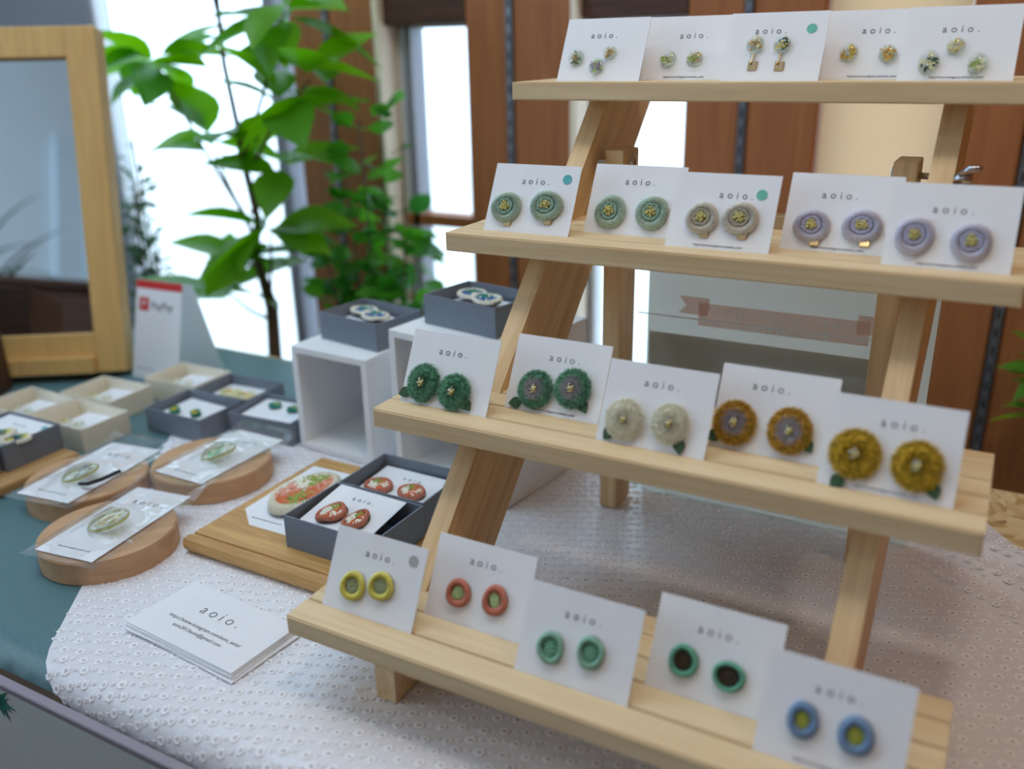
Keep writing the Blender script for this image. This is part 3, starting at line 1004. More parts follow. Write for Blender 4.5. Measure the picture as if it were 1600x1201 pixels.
for (i, u, v, ru, rv, m, mc, md, inner, cx, cy, ca_, what) in (
    (0, .0253, .0199, .0112, .0112, Y_YEL, Y_YELC, Y_YELC, .55, .9, 1.0, 0, 'left yellow yarn ring earring with grey centre'),
    (0, .0501, .0258, .0114, .0106, Y_YEL, Y_YELC, Y_YELC, .55, 1, 1, 0, 'right yellow yarn ring earring with grey centre'),
    (1, .0260, .0216, .0106, .0104, Y_COR, Y_CORC, Y_CORC, .52, .85, 1.0, -.5, 'left coral yarn ring earring with pale lime centre'),
    (1, .0567, .0240, .0104, .0112, Y_COR, Y_CORC, Y_CORC, .50, .75, 1.05, .35, 'right coral yarn ring earring with pale lime centre'),
    (2, .0240, .0207, .0097, .0112, Y_GRN, Y_GRNC, Y_GRN, .58, .9, 1.0, 0, 'left jade green oval yarn earring'),
    (2, .0525, .0255, .0095, .0112, Y_GRN, Y_GRNC, Y_GRN, .58, .9, 1.0, 0, 'right jade green oval yarn earring'),
    (3, .0230, .0220, .0101, .0106, Y_MNT, Y_DRK, Y_OLV, .62, 1, 1, 0, 'left mint yarn earring with black and amber centre'),
    (3, .0533, .0207, .0106, .0098, Y_MNT, Y_DRK, Y_OLV, .68, 1, 1, 0, 'right mint yarn earring with black and amber centre'),
    (4, .0253, .0253, .0092, .0110, Y_BLU, Y_BLUC, Y_BLUC, .46, .9, 1.05, 0, 'left denim blue yarn ring earring with mustard centre'),
    (4, .0551, .0257, .0102, .0112, Y_BLU, Y_BLUC, Y_BLUC, .45, .95, 1.05, 0, 'right denim blue yarn ring earring with mustard centre')):
    yarn_ring(on_card(1, i, u, v), ROT, what, g1, ru, rv, m, mc, inner, 0.0036, 30, True, md, cx, cy, ca_)

# ================================================================== open boxes
def open_box(name, label, cat, cx, cy, w, d, h, z, mat, rotz=0.0, t=0.0018, group=None):
    """folded paperboard tray, outer and inner walls and a floor"""
    bm = bmesh.new()
    x, y = w / 2, d / 2
    o0 = [(-x, -y), (x, -y), (x, y), (-x, y)]
    i0 = [(-x + t, -y + t), (x - t, -y + t), (x - t, y - t), (-x + t, y - t)]
    A = [bm.verts.new((a, b, 0)) for a, b in o0]
    B = [bm.verts.new((a, b, h)) for a, b in o0]
    C = [bm.verts.new((a, b, h)) for a, b in i0]
    D = [bm.verts.new((a, b, t)) for a, b in i0]
    bm.faces.new(A[::-1])
    bm.faces.new(D)
    for k in range(4):
        l = (k + 1) % 4
        bm.faces.new((A[k], A[l], B[l], B[k]))
        bm.faces.new((B[k], B[l], C[l], C[k]))
        bm.faces.new((C[k], C[l], D[l], D[k]))
    bmesh.ops.recalc_face_normals(bm, faces=bm.faces)
    es = [e for e in bm.edges if abs(e.verts[0].co.z - e.verts[1].co.z) > h * .5]
    bmesh.ops.bevel(bm, geom=es, offset=0.0006, segments=1, affect='EDGES')
    return tag(obj(name, bm, mat, loc=(cx, cy, z), rot=(0, 0, rotz)), label, cat, group)

def flat_card(label, cx, cy, z, w, d, rotz=0.0, tilt=(0, 0), text=True, dot=None, group='cards lying in boxes', tsize=0.0084, tpos=None, url=False, name='earring_card'):
    t = thing(name, label, 'card', (cx, cy, z), (tilt[0], tilt[1], rotz), group)
    obj('card_sheet', boxm(-w / 2, w / 2, -d / 2, d / 2, 0, 0.0008), M_CARD, t)
    if text:
        tp = tpos or (0, d * 0.27)
        lettering('aoio.', tsize, M_INK, t, (tp[0], tp[1], 0.001), spacing=1.62, thin=0.006)
    if url:
        lettering('https://www.instagram.com/aoio_aoio/', 0.0026, M_INK, t, (0, -d * 0.40, 0.001), name='web_address')
    if dot:
        obj('round_sticker', lathe([(0, 0), (0.0042, 0)], 20), M_DOT['turquoise'], t, (w * .40, d * .36, 0.0011))
    return t

GB = 'grey blue paperboard boxes'
CB = 'cream paperboard boxes'
HB = 0.031
# group at the left middle
open_box('paper_box', 'grey box with two tiny green and yellow studs beside the cream boxes', 'box', -0.489, 0.356, 0.102, 0.076, HB, TL + .002, M_GREYBOX, 0.0, group=GB)
open_box('paper_box', 'grey box holding pale yellow bead brooches, behind the stud boxes', 'box', -0.485, 0.4345, 0.100, 0.076, HB, TL + .002, M_GREYBOX, R(3), group=GB)
open_box('paper_box', 'grey box with two green drop earrings against the white cube', 'box', -0.3775, 0.397, 0.101, 0.076, HB, CL, M_GREYBOX, R(4), group=GB)
open_box('paper_box', 'cream box with yellow earrings in front of the mirror', 'box', -0.654, 0.348, 0.098, 0.074, HB, TL, M_CREAMBOX, R(2), group=CB)
open_box('paper_box', 'cream box with violet and yellow earring beside the wooden board', 'box', -0.606, 0.268, 0.103, 0.072, HB, TL, M_CREAMBOX, 0.0, group=CB)
open_box('paper_box', 'cream box with clear stone earrings beside the payment sign', 'box', -0.595, 0.443, 0.099, 0.074, HB, TL, M_CREAMBOX, R(2), group=CB)
open_box('paper_box', 'cream box cut by the left edge of the photo', 'box', -0.713, 0.268, 0.098, 0.074, HB, TL, M_CREAMBOX, R(-2), group=CB)
# long board at the far left with two grey boxes
bd = boxm(-0.125, 0.125, -0.09, 0.09, 0, 0.015, 0.005, 3)
tag(obj('wooden_board', bd, M_BOARD2, loc=(-0.656, 0.121, TL)), 'light wooden board under two grey boxes at the left edge', 'board')
open_box('paper_box', 'grey box with oval embroidered earrings on the wooden board at left', 'box', -0.607, 0.1695, 0.098, 0.077, 0.033, TL + .0152, M_GREYBOX, R(1), group=GB)
open_box('paper_box', 'grey box at the left edge, in front on the wooden board', 'box', -0.611, 0.089, 0.098, 0.077, 0.033, TL + .0152, M_GREYBOX, R(1), group=GB)

E_TEAL, E_YEL, E_NAVY, E_ORG, E_IVO, E_PEACH, E_BLUE, E_LEAF = (plain('floss_' + n, c, 0.85, 0.15, 700) for n, c in (('teal', (52, 140, 120)), ('yellow', (222, 206, 60)), ('navy', (40, 62, 96)), ('orange', (216, 116, 74)), ('ivory', (236, 232, 214)), ('peach', (228, 164, 142)), ('blue', (40, 100, 160)), ('leaf', (150, 168, 80))))

def patch_earring(loc, label, group, rx, ry, rim, patches, rotz=0.0, tilt=(0, 0), h=0.004, wave=0.05, name='embroidered_earring', ridges=26, cat='earring', nk=10, qmax=0.62):
    """embroidered shape: corded rim and raised stitched patches in several colours"""
    t = thing(name, label, cat, loc, (tilt[0], tilt[1], rotz), group)
    obj('felt_back', lathe([(0, 0), (0.94, 0), (0.97, 0.001), (0.94, 0.002), (0, 0.002)], 26, rx, ry), M_FELT, t)
    obj('corded_rim', rim_mesh(rx, ry, 0.72, h * .8, ridges, wave), rim, t, smooth=True)
    obj('ground_stitch', lathe([(0.78, 0.0018), (0.5, h * .62), (0, h * .68)], 22, rx, ry), rim, t)
    k = 0
    for m in patches:
        bm = bmesh.new()
        a0 = 2 * PI * k / len(patches)
        for j in range(nk):
            a = a0 + random.gauss(0, 0.42)
            q = math.sqrt(random.uniform(0.02, qmax * qmax))
            ball(bm, (q * rx * math.cos(a), q * ry * math.sin(a), h * .72), (min(rx, ry) * .13, min(rx, ry) * .13, h * .28), 1)
        obj('stitched_patch', bm, m, t, smooth=True)
        k += 1
    return t

# contents
flat_card('blank white card with two green yellow studs in grey box', -0.492, 0.357, TL + .020, 0.084, 0.064, R(-3), (R(3), 0), text=False)
for x, s in ((-0.513, 'left'), (-0.478, 'right')):
    patch_earring((x, 0.345 if s == 'left' else 0.349, TL + .0220), s + ' tiny green and yellow stud in grey box beside cream boxes', 'tiny studs in grey boxes', 0.0075, 0.0068, E_TEAL, (E_YEL, E_LEAF, E_YEL, E_YEL), tilt=(R(15), 0), h=0.0065, wave=0.02, ridges=14)
flat_card('white card under pale yellow bead brooches', -0.486, 0.436, TL + .017, 0.086, 0.066, R(3), text=False)
for x, s in ((-0.498, 'left'), (-0.470, 'right')):
    patch_earring((x, 0.430, TL + .0181), s + ' pale yellow beaded brooch in the rear grey box', 'beaded brooches', 0.0165, 0.0145, P_PALE, (P_YEL, E_IVO, P_ORC, P_LIME, E_IVO), h=0.007, wave=0.06, nk=14)
flat_card('white card with two green drop earrings beside white cube', -0.378, 0.398, CL + .023, 0.088, 0.066, R(4), (R(2), 0), text=False)
for x, s in ((-0.392, 'left'), (-0.360, 'right')):
    patch_earring((x, 0.408, CL + .0252), s + ' green and yellow drop earring in box beside white cube', 'drop earrings in grey box', 0.0085, 0.0070, E_TEAL, (E_YEL, E_LEAF, E_TEAL), R(30), h=0.006, ridges=14)
flat_card('white card with ovals leaning in the grey box at left edge', -0.607, 0.1695, TL + .042, 0.090, 0.072, R(1), (R(4), 0), dot=True)
for x, s in ((-0.600, 'left'), (-0.568, 'right')):
    patch_earring((x, 0.157, TL + .0432), s + ' oval navy, yellow and teal embroidered earring at left edge', 'oval embroidered earrings at left', 0.0125, 0.0185, E_IVO, (E_NAVY, E_YEL, E_TEAL, E_NAVY, E_YEL), R(-28), h=0.0055, nk=24, qmax=0.7)
flat_card('white card in the front grey box at the left edge', -0.611, 0.089, TL + .035, 0.090, 0.070, R(1), text=False)
for (x, y, m, lb, rz) in ((-0.654, 0.349, (P_YEL, P_ORC), 'yellow resin earring in the cream box before the mirror', 2), (-0.606, 0.268, (P_VIO, P_YEL), 'violet and yellow resin earring in cream box by wooden board', 0),
                        (-0.595, 0.444, (P_PALE, E_IVO), 'clear stone earring in the cream box beside payment sign', 2), (-0.713, 0.268, (P_OCH, P_PALE), 'golden resin earring in the cream box cut by left edge', -2)):
    flat_card('tilted white card under ' + lb.replace(' resin earring', ' earring').split(' in ')[0] + ' in ' + lb.split(' in ')[1], x + .008, y + .004, TL + .014, 0.078, 0.060, R(rz), (R(5), R(-3)), text=False, group='cards in cream boxes')
    for s in (-1, 1):
        sd = 'left ' if s < 0 else 'right '
        resin_dome((x + s * 0.012 - .004, y - 0.008, TL + .0185), (R(8), 0, 0), sd + lb, 'earrings in cream boxes', 0.0085, 0.0075, m, n=6, h=0.006)

# ================================================================== white cubes with grey boxes on top
def cube(label, cx, cy, w, d, h, rotz):
    t = thing('cube_display', label, 'display cube', (cx, cy, CL), (0, 0, rotz), 'white display cubes')
    th = 0.0085
    obj('top_panel', boxm(0, w, 0, d, h - th, h, .0006, 1), M_WHITECUBE, t)
    obj('bottom_panel', boxm(0, w, 0, d, 0, th, .0006, 1), M_WHITECUBE, t)
    obj('side_panel', boxm(0, th, 0, d, th, h - th), M_WHITECUBE, t)
    obj('side_panel', boxm(w - th, w, 0, d, th, h - th), M_WHITECUBE, t)
    obj('back_panel', boxm(th, w - th, d - th, d, th, h - th), M_WHITECUBE, t)
    return t
cube('smaller white open cube in front of the plants', -0.3135, 0.3665, 0.119, 0.130, 0.1355, R(-3))
cube('taller white open cube behind the slanted leg of the stand', -0.159, 0.3605, 0.162, 0.160, 0.178, R(-8))
open_box('paper_box', 'grey box with blue bean earrings on the smaller white cube', 'box', -0.2425, 0.4365, 0.100, 0.078, 0.034, CL + .1357, M_GREYBOX, R(-9), group=GB)
open_box('paper_box', 'grey box with blue bean earrings on the taller white cube', 'box', -0.0755, 0.4265, 0.106, 0.078, 0.034, CL + .1782, M_GREYBOX, R(-10), group=GB)
for (bx, by, bz, rz, lb) in ((-0.2425, 0.4365, CL + .1357, -9, 'smaller'), (-0.0755, 0.4265, CL + .1782, -10, 'taller')):
    flat_card('white card with blue earrings on the %s white cube' % lb, bx, by, bz + .018, 0.092, 0.066, R(rz), text=False, dot=True)
    for s, nm in ((-1, 'left'), (1, 'right')):
        patch_earring((bx + s * 0.012 - .008, by + 0.010 - s * 0.006, bz + .025), nm + ' blue and ivory bean shaped earring on the %s cube' % lb, 'blue bean earrings on cubes', 0.021, 0.0115, E_IVO, (E_BLUE, E_TEAL, E_BLUE), R(rz + 4), (R(8), 0), h=0.0055, wave=0.07, nk=28, qmax=0.72)

# ================================================================== plaque with boxes and brooch
pl = thing('wooden_plaque', 'golden wooden plaque with rounded edge under the coral earring boxes', 'plaque', (0, 0, CL))
y0, y1, zt = 0.113, 0.326, 0.0215
prof = [(y0 + .004, 0), (y0 + .0005, 0.005), (y0, 0.010), (y0 + .0015, 0.0145), (y0 + .0055, 0.0185), (y0 + .0085, 0.0195), (y0 + .0085, zt), (y1 - .0085, zt), (y1 - .0085, 0.0195), (y1 - .004, 0.0175), (y1, 0.010), (y1 - .004, 0)]
xa, xb = -0.2475, -0.020
bm = bmesh.new()
secs = []
for x, ins in ((xa + .004, 1), (xa + .0005, .95), (xa, .9)):
    pass
a = [bm.verts.new((xa + (0.011 if z > 0.019 else (0.005 if z > 0.017 else 0.001)), y, z)) for y, z in prof]
b = [bm.verts.new((xb, y, z)) for y, z in prof]
n = len(prof)
bm.faces.new(a); bm.faces.new(b[::-1])
for i in range(n):
    bm.faces.new((a[i], a[(i + 1) % n], b[(i + 1) % n], b[i]))
obj('plaque_body', bm, M_PLAQUE, pl)
PZ = CL + zt
flat_card('white card under the oval embroidered brooch on the plaque', -0.1865, 0.2245, PZ + .0008, 0.080, 0.134, R(0), (R(1.2), R(-1)), text=False, url=True, name='brooch_card')
patch_earring((-0.183, 0.226, PZ + .0042), 'large oval brooch embroidered in coral, ivory and green', None, 0.0285, 0.0475, E_IVO, (E_ORG, E_PEACH, E_LEAF, E_IVO, E_PEACH, E_ORG, E_LEAF), R(-4), h=0.010, wave=0.03, name='embroidered_brooch', ridges=60, cat='brooch', nk=46, qmax=0.80)
open_box('paper_box', 'grey box with pointed coral earrings, front of the wooden plaque', 'box', -0.0785, 0.1805, 0.109, 0.079, 0.034, PZ + .0002, M_GREYBOX, R(-1), group=GB)
open_box('paper_box', 'grey box with round coral earrings, back of the wooden plaque', 'box', -0.0785, 0.2615, 0.105, 0.079, 0.034, PZ + .0002, M_GREYBOX, R(0), group=GB)
flat_card('tilted white card with pointed coral earrings in front plaque box', -0.0835, 0.1845, PZ + .029, 0.083, 0.066, R(-2), (R(9), 0))
flat_card('white card with round coral earrings in rear plaque box', -0.078, 0.2615, PZ + .019, 0.094, 0.070, R(-1), (R(4), 0), dot=True)
for (x, y, z, rx, ry, rz, lb, wv) in ((-0.098, 0.172, .0290, .013, .0165, -25, 'left pointed coral earring in front plaque box', .07), (-0.068, 0.171, .0290, .011, .015, -15, 'right pointed coral earring in front plaque box', .07),
                                  (-0.1035, 0.253, .0205, .0155, .0125, 10, 'left round coral earring in rear plaque box', .02), (-0.0635, 0.2555, .0208, .0155, .0125, -5, 'right round coral earring in rear plaque box', .02)):
    patch_earring((x, y, PZ + z), lb, 'coral earrings on the plaque', rx, ry, Y_COR, (E_IVO, E_ORG, E_LEAF, E_IVO, E_IVO, E_ORG), R(rz), (R(8), 0), h=0.0055, wave=wv, ridges=34, nk=20, qmax=0.70)

# ================================================================== stack of shop cards
for k in range(5):
    z = CL + k * 0.0015
    rz = R(-4 + (4 - k) * random.uniform(-.6, .6))
    t = thing('shop_card', 'top shop card of the stack at front with printed address' if k == 4 else 'plain white shop card in the stack below the printed one', 'card', (-0.121 + random.uniform(-.001, .001) * (4 - k), 0.0305 + (0.001 * (k - 4) * .6), z), (0, 0, rz), 'shop cards in the front stack')
    obj('card_sheet', boxm(-0.0675, 0.0675, -0.037, 0.037, 0, 0.0013), M_CARD, t)
    if k == 4:
        lettering('aoio.', 0.0165, M_INK, t, (0.000, 0.0105, 0.0015), spacing=1.5, thin=0.014)
        lettering('https://www.instagram.com/aoio_aoio/', 0.0058, M_INK, t, (0.002, -0.0095, 0.0015), thin=0.010, name='web_address')
        lettering('aoio2013aoio@gmail.com', 0.0058, M_INK, t, (0.002, -0.0175, 0.0015), thin=0.010, name='mail_address')

# ================================================================== wooden rounds with wrapped brooches
DH = 0.0235
def sleeve(label, cx, cy, z, w, d, rotz, bump):
    """clear sleeve: two film layers, the upper one lifted over the brooch"""
    bm = bmesh.new()
    nx, ny = 14, 22
    for top in (0, 1):
        rows = []
        for j in range(ny + 1):
            row = []
            for i in range(nx + 1):
                u, v = i / nx, j / ny
                x, y = (u - .5) * w, (v - .5) * d
                e = min(u, 1 - u, v, 1 - v)
                zz = 0.0003
                if top:
                    g = math.exp(-(((x - bump[0]) / .020) ** 2 + ((y - bump[1]) / .026) ** 2))
                    zz = 0.0022 + bump[2] * g + 0.0026 * noise.noise(Vector((x * 55, y * 75, cx * 30))) + 0.006 * max(0, v - .86) / .14
                    zz *= min(1, e * 14)
                    zz = max(zz, 0.0005)
                if v > .86:
                    zz += 0.008 * ((v - .86) / .14) ** 1.5
                row.append(bm.verts.new((x, y, zz)))
            rows.append(row)
        for j in range(ny):
            for i in range(nx):
                bm.faces.new((rows[j][i], rows[j][i + 1], rows[j + 1][i + 1], rows[j + 1][i]))
    return tag(obj('plastic_sleeve', bm, M_SLEEVE, loc=(cx, cy, z), rot=(0, 0, rotz), smooth=True), label, 'sleeve', 'clear sleeves on wooden rounds')

ROUNDS = [
    # disc centre, r, card centre, card w, d, rot, brooch offset, petals, label
    ((-0.319, 0.0842), 0.0664, (-0.3205, 0.0965), 0.071, 0.140, 8, (0.004, -0.012), (P_OCH, P_YEL, P_PALE), 'front', 'amber and clear', TL + .001),
    ((-0.447, 0.1575), 0.0660, (-0.4505, 0.167), 0.074, 0.143, 8, (0.008, -0.022), (P_VIO, P_GRN, P_PALE), 'left', 'violet and green', TL),
    ((-0.3475, 0.2518), 0.0684, (-0.343, 0.263), 0.073, 0.133, 0, (0.006, -0.008), (P_LIME, P('spring', (90, 180, 110)), P_PALE), 'rear', 'green leaf', CL)]
for (dc, dr_, cc, w, d, rz, bo, pet, nm, col_, zb) in ROUNDS:
    tag(obj('wooden_round', prism_z([(dr_ * math.cos(2 * PI * k / 72), dr_ * math.sin(2 * PI * k / 72)) for k in range(72)], 0, DH, 0.0012), M_BEECH, loc=(dc[0], dc[1], zb), rot=(0, 0, R(-30))),
        'flat round beech block, %s one of three, under a wrapped brooch' % nm, 'wooden block', 'beech rounds')
    z = zb + DH
    flat_card('white card in clear sleeve on the %s beech round' % nm, cc[0], cc[1], z + .0012, w, d, R(rz), text=True, url=True, group='cards on beech rounds', tsize=0.0125, tpos=(0.004, d * .30), name='brooch_card')
    c_, s_ = math.cos(R(rz)), math.sin(R(rz))
    bx, by = cc[0] + bo[0] * c_ - bo[1] * s_, cc[1] + bo[0] * s_ + bo[1] * c_
    t = thing('resin_brooch', 'oval clear resin brooch with %s petals on the %s round' % (col_, nm), 'brooch', (bx, by, z + .0065), (R(10), R(-14), R(rz - 20)), 'resin brooches on beech rounds')
    rx, ry, h = 0.0255, 0.0200, 0.0115
    obj('resin_body', lathe([(0, 0.0), (0.85, 0.0), (1.0, h * .3), (0.96, h * .62), (0.7, h * .92), (0.3, h), (0, h)], 36, rx, ry), M_RESIN, t, smooth=True)
    for m in pet:
        obj('pressed_petals', petal_flakes(9, 0.66, h * .5, 0.0062, rx, ry), m, t)
    obj('gold_flecks', bead_cluster(5, 0.6, 0.0009, h * .4, rx, ry), M_GOLD, t)
    obj('gold_setting', lathe([(0.98, h * .2), (1.03, h * .36), (0.98, h * .5)], 36, rx, ry), clear('resin_edge', (214, 206, 150), 1.5, body=0.25), t, smooth=True)
    if nm == 'left':
        pts = [(0.018, -0.012, -0.002), (0.030, -0.008, -0.0035), (0.043, 0.004, -0.0035), (0.052, 0.022, -0.003)]
        obj('hair_elastic', tube(pts, 0.0022, 8), plain('black_elastic', (40, 40, 44), 0.8, 0.1, 500), t)
    else:
        obj('pin_clasp', bead_cluster(4, 0.003, 0.0013, -0.0035), M_SILVERBEAD, t, (0.020, -0.010, 0), smooth=True)
    sleeve('clear plastic sleeve around the card on the %s beech round' % nm, cc[0] - .001, cc[1] + .003, z + .0004, w + .020, d + .024, R(rz), (bo[0], bo[1], 0.019))

# ================================================================== payment sign, tent card
ps = thing('payment_sign', 'white folded payment sign with red band standing beside the mirror', 'sign', (-0.741, 0.4605, TL), (0, 0, R(3)))
fr = obj('front_panel', boxm(0, 0.094, -0.0008, 0, 0, 0.152), M_CARD, ps, rot=(R(-15), 0, 0))
M_RED = plain('red_print', (206, 32, 22), 0.6, 0.03)
obj('red_band', boxm(0, 0.094, -0.0012, -0.0008, 0.1395, 0.152), M_RED, fr)
lg = obj('logo_square', boxm(0.008, 0.0275, -0.0012, -0.0008, 0.105, 0.1255, 0.0), M_RED, fr)
lettering('P', 0.016, M_CARD, lg, (0.0178, -0.0014, 0.115), (PI / 2, 0, R(0)), name='logo_letter')
lettering('PayPay', 0.0165, plain('dark_ink', (60, 60, 66), 0.8, 0.02), fr, (0.0555, -0.0011, 0.114), (PI / 2, 0, 0), thin=0.0)
obj('fine_print', boxm(0.008, 0.045, -0.0011, -0.0008, 0.014, 0.0155), plain('pale_ink', (176, 176, 184), 0.8, 0.05), fr)
obj('back_panel', boxm(0.002, 0.108, 0, 0.0001, 0, 0.152), lightpaper('thin_card', (248, 249, 252), 0.7), ps, loc=(0.006, 0.079, 0), rot=(R(15), 0, 0))

# ================================================================== mirror
ma, mt = R(34), R(13)
mir = thing('table_mirror', 'tilted table mirror in a light wooden frame at the left edge', 'mirror', (-0.7517, 0.4473, TL + .0097), Euler((-mt, 0, ma)))
FW, FH, BW = 0.36, 0.52, 0.045
def rail(name, x0, x1, z0, z1, y0=-0.0, y1=0.04):
    obj(name, boxm(x0, x1, y0, y1, z0, z1, 0.0018, 2), M_MIRRORWOOD, mir)
rail('frame_side', -BW + .01, 0.01, 0, FH)
rail('frame_side', -FW, -FW + BW, 0, FH)
rail('frame_top', -FW + BW, -BW + .01, FH - BW, FH)
rail('frame_bottom', -FW + BW, -BW + .01, 0, 0.062)
rail('frame_ledge', -FW + BW, -BW + .01, 0, 0.026, -0.014, 0.0)
mm, nt, p_, out_ = new_mat('silvered_glass')
p_.inputs['Base Color'].default_value = (0.86, 0.92, 0.93, 1)
p_.inputs['Metallic'].default_value = 1.0
p_.inputs['Roughness'].default_value = 0.015
obj('mirror_glass', boxm(-FW + BW - .002, -BW + .012, 0.012, 0.016, 0.058, FH - BW + .002), mm, mir)
db = thing('wooden_crate', 'dark brown wooden crate standing before the mirror at the left edge', 'crate', (-0.868, 0.343, TL), (0, 0, ma))
for (x0, x1, yy0, yy1, z0, z1, nm) in ((-0.20, 0.0, -0.125, -0.115, 0, 0.155, 'front_board'), (-0.20, 0.0, -0.01, 0.0, 0, 0.155, 'back_board'), (-0.20, -0.19, -0.115, -0.01, 0, 0.155, 'end_board'), (-0.01, 0.0, -0.115, -0.01, 0, 0.155, 'end_board'), (-0.19, -0.01, -0.115, -0.01, 0, 0.01, 'base_board')):
    obj(nm, boxm(x0, x1, yy0, yy1, z0, z1, .001, 1), M_DARKWOOD, db)

# ================================================================== notice board behind the stand
def quad_xz(name, pts, y, mat):
    bm = bmesh.new()
    bm.faces.new([bm.verts.new((x, y, z)) for x, z in pts])
    return obj(name, bm, mat, nb)
M_SHEET = lightpaper('white_translucent_sheet', (252, 252, 251), 0.75)
nb = thing('notice_panel', 'white notice panel with painted reflection of a pink ribbon behind the stand legs', 'notice', (0.105, 0.450, CL))
quad_xz('panel_sheet', [(0.008, 0), (0.286, 0), (0.286, 0.262), (0.008, 0.262)], 0.0046, M_SHEET)
obj('grey_insert', boxm(0.010, 0.2345, 0.0052, 0.0053, 0.012, 0.186), lightpaper('taupe_card', (196, 182, 172)), nb)
M_PINK = lightpaper('pink_reflection', (248, 214, 205))
quad_xz('ribbon_band', [(0.063, 0.199), (0.229, 0.199), (0.229, 0.223), (0.063, 0.223)], 0.0032, M_PINK)
quad_xz('ribbon_tail', [(0.041, 0.2285), (0.074, 0.2285), (0.074, 0.210), (0.041, 0.210), (0.050, 0.219)], 0.0036, M_PINK)
quad_xz('ribbon_tail', [(0.2175, 0.2285), (0.249, 0.2285), (0.242, 0.219), (0.249, 0.210), (0.2175, 0.210)], 0.0036, M_PINK)
M_WREFL = plain('white_reflection', (252, 252, 252), 0.8, 0.01)
# the ribbon and its flipped writing are a reflection, painted onto the sheet
for body, size, x, z in (('しばらくおまちくださいませ', 0.0088, 0.146, 0.2165), ('只今休憩中です', 0.0135, 0.148, 0.2055)):
    o = lettering(body, size, M_WREFL, nb, (x, 0.0030, z), (-PI / 2, 0, 0), name='ribbon_text')
    o.rotation_euler = (-PI / 2, 0, 0)
obj('acrylic_cover', boxm(0.0, 0.288, -0.004, -0.002, 0, 0.268), M_ACRYL, nb)
obj('acrylic_lip', boxm(0.0, 0.250, -0.0055, -0.004, 0.2072, 0.2082), plain('acrylic_edge', (236, 242, 244), 0.2, 0.02), nb)

# ================================================================== plants
def leaf_mesh(L, W, fold=0.25, curl=0.25, tip=1.0, nx=6):
    bm = bmesh.new()
    rows = []
    for i in range(nx + 1):
        u = i / nx
        w = W / 2 * (math.sin(PI * u ** 0.85) ** tip if 0 < u < 1 else 0.02)
        row = []
        for j in (-1, -.5, 0, .5, 1):
            row.append(bm.verts.new((u * L, j * w, abs(j) * w * fold - curl * L * u * u)))
        rows.append(row)
    for a, b in zip(rows, rows[1:]):
        for j in range(4):
            bm.faces.new((a[j], a[j + 1], b[j + 1], b[j]))
    me = bpy.data.meshes.new('leaf')
    bm.to_mesh(me); bm.free()
    for f in me.polygons:
        f.use_smooth = True
    return me

def add_leaf(me, mat, parent, p, d, roll=0.0, sc=1.0):
    o = obj('leaf', me, mat, parent)
    q = Vector(d).normalized().to_track_quat('X', 'Z')
    o.rotation_mode = 'QUATERNION'
    o.rotation_quaternion = q @ Euler((roll, 0, 0)).to_quaternion()
    o.location = p
    o.scale = (sc, sc, sc)
    return o

def pot(parent, x, y, r=0.10, h=0.22, mat=None):
    obj('pot', lathe([(0, 0), (r * .75, 0), (r, h), (r * .9, h), (r * .86, h * .9), (0, h * .9)], 28), mat or plain('white_pot', (220, 220, 216), 0.5, 0.02), parent, (x, y, 0), smooth=False)

F_BIG = foliage('broad_leaf', (70, 128, 44), (120, 172, 58), 0.5, 0.35)
F_ROUND = foliage('round_leaf', (52, 116, 52), (104, 166, 70), 0.45, 0.35)
F_DARK = foliage('dark_leaf', (34, 66, 40), (58, 96, 54), 0.3, 0.4)
M_BARK = wood('bark', (120, 100, 80), (74, 58, 44), (60, 60, 8))

def bez(a, b, c, n=6):
    a, b, c = Vector(a), Vector(b), Vector(c)
    return [a * (1 - t) ** 2 + b * 2 * t * (1 - t) + c * t * t for t in [k / n for k in range(n + 1)]]

rp = random.Random(11)
FZ = -0.75
p1 = thing('broad_leaf_tree', 'tall indoor tree with large glossy light green leaves before the window', 'plant', (-0.77, 0.80, FZ))
B1 = Vector((-0.77, 0.80, FZ))
pot(p1, 0, 0, 0.12, 0.26)
trunk = [(-0.770, 0.80, -0.54), (-0.769, 0.80, -0.08), (-0.762, 0.80, 0.0235), (-0.787, 0.80, 0.119), (-0.772, 0.80, 0.19), (-0.786, 0.80, 0.271), (-0.795, 0.80, 0.36), (-0.808, 0.80, 0.456), (-0.805, 0.80, 0.60), (-0.80, .80, .75)]
obj('trunk', tube([Vector(q) - B1 for q in trunk], [.016, .014, .012, .0075, .007, .006, .005, .0045, .004, .003], 8), M_BARK, p1, smooth=True)
LB = [leaf_mesh(0.135, 0.082, .25, .22), leaf_mesh(0.120, 0.078, .2, .3), leaf_mesh(0.145, 0.080, .3, .15)]
clusters = [((-0.955, 0.78, 0.462), (-0.80, 0.80, 0.19), 12), ((-0.66, 0.80, 0.535), (-0.79, 0.80, 0.30), 11), ((-0.855, 0.79, 0.322), (-0.787, 0.80, 0.16), 8), ((-0.685, 0.80, 0.395), (-0.787, 0.80, 0.27), 8), ((-0.61, 0.79, 0.43), (-0.74, 0.80, 0.36), 6),
            ((-0.735, 0.79, 0.165), (-0.765, 0.80, 0.03), 10), ((-0.86, 0.79, 0.045), (-0.765, 0.80, 0.0), 6), ((-0.805, 0.78, 0.115), (-0.787, 0.80, 0.11), 6), ((-0.70, 0.80, 0.28), (-0.787, 0.80, 0.2), 5), ((-0.83, 0.80, 0.66), (-0.80, .80, .5), 8)]
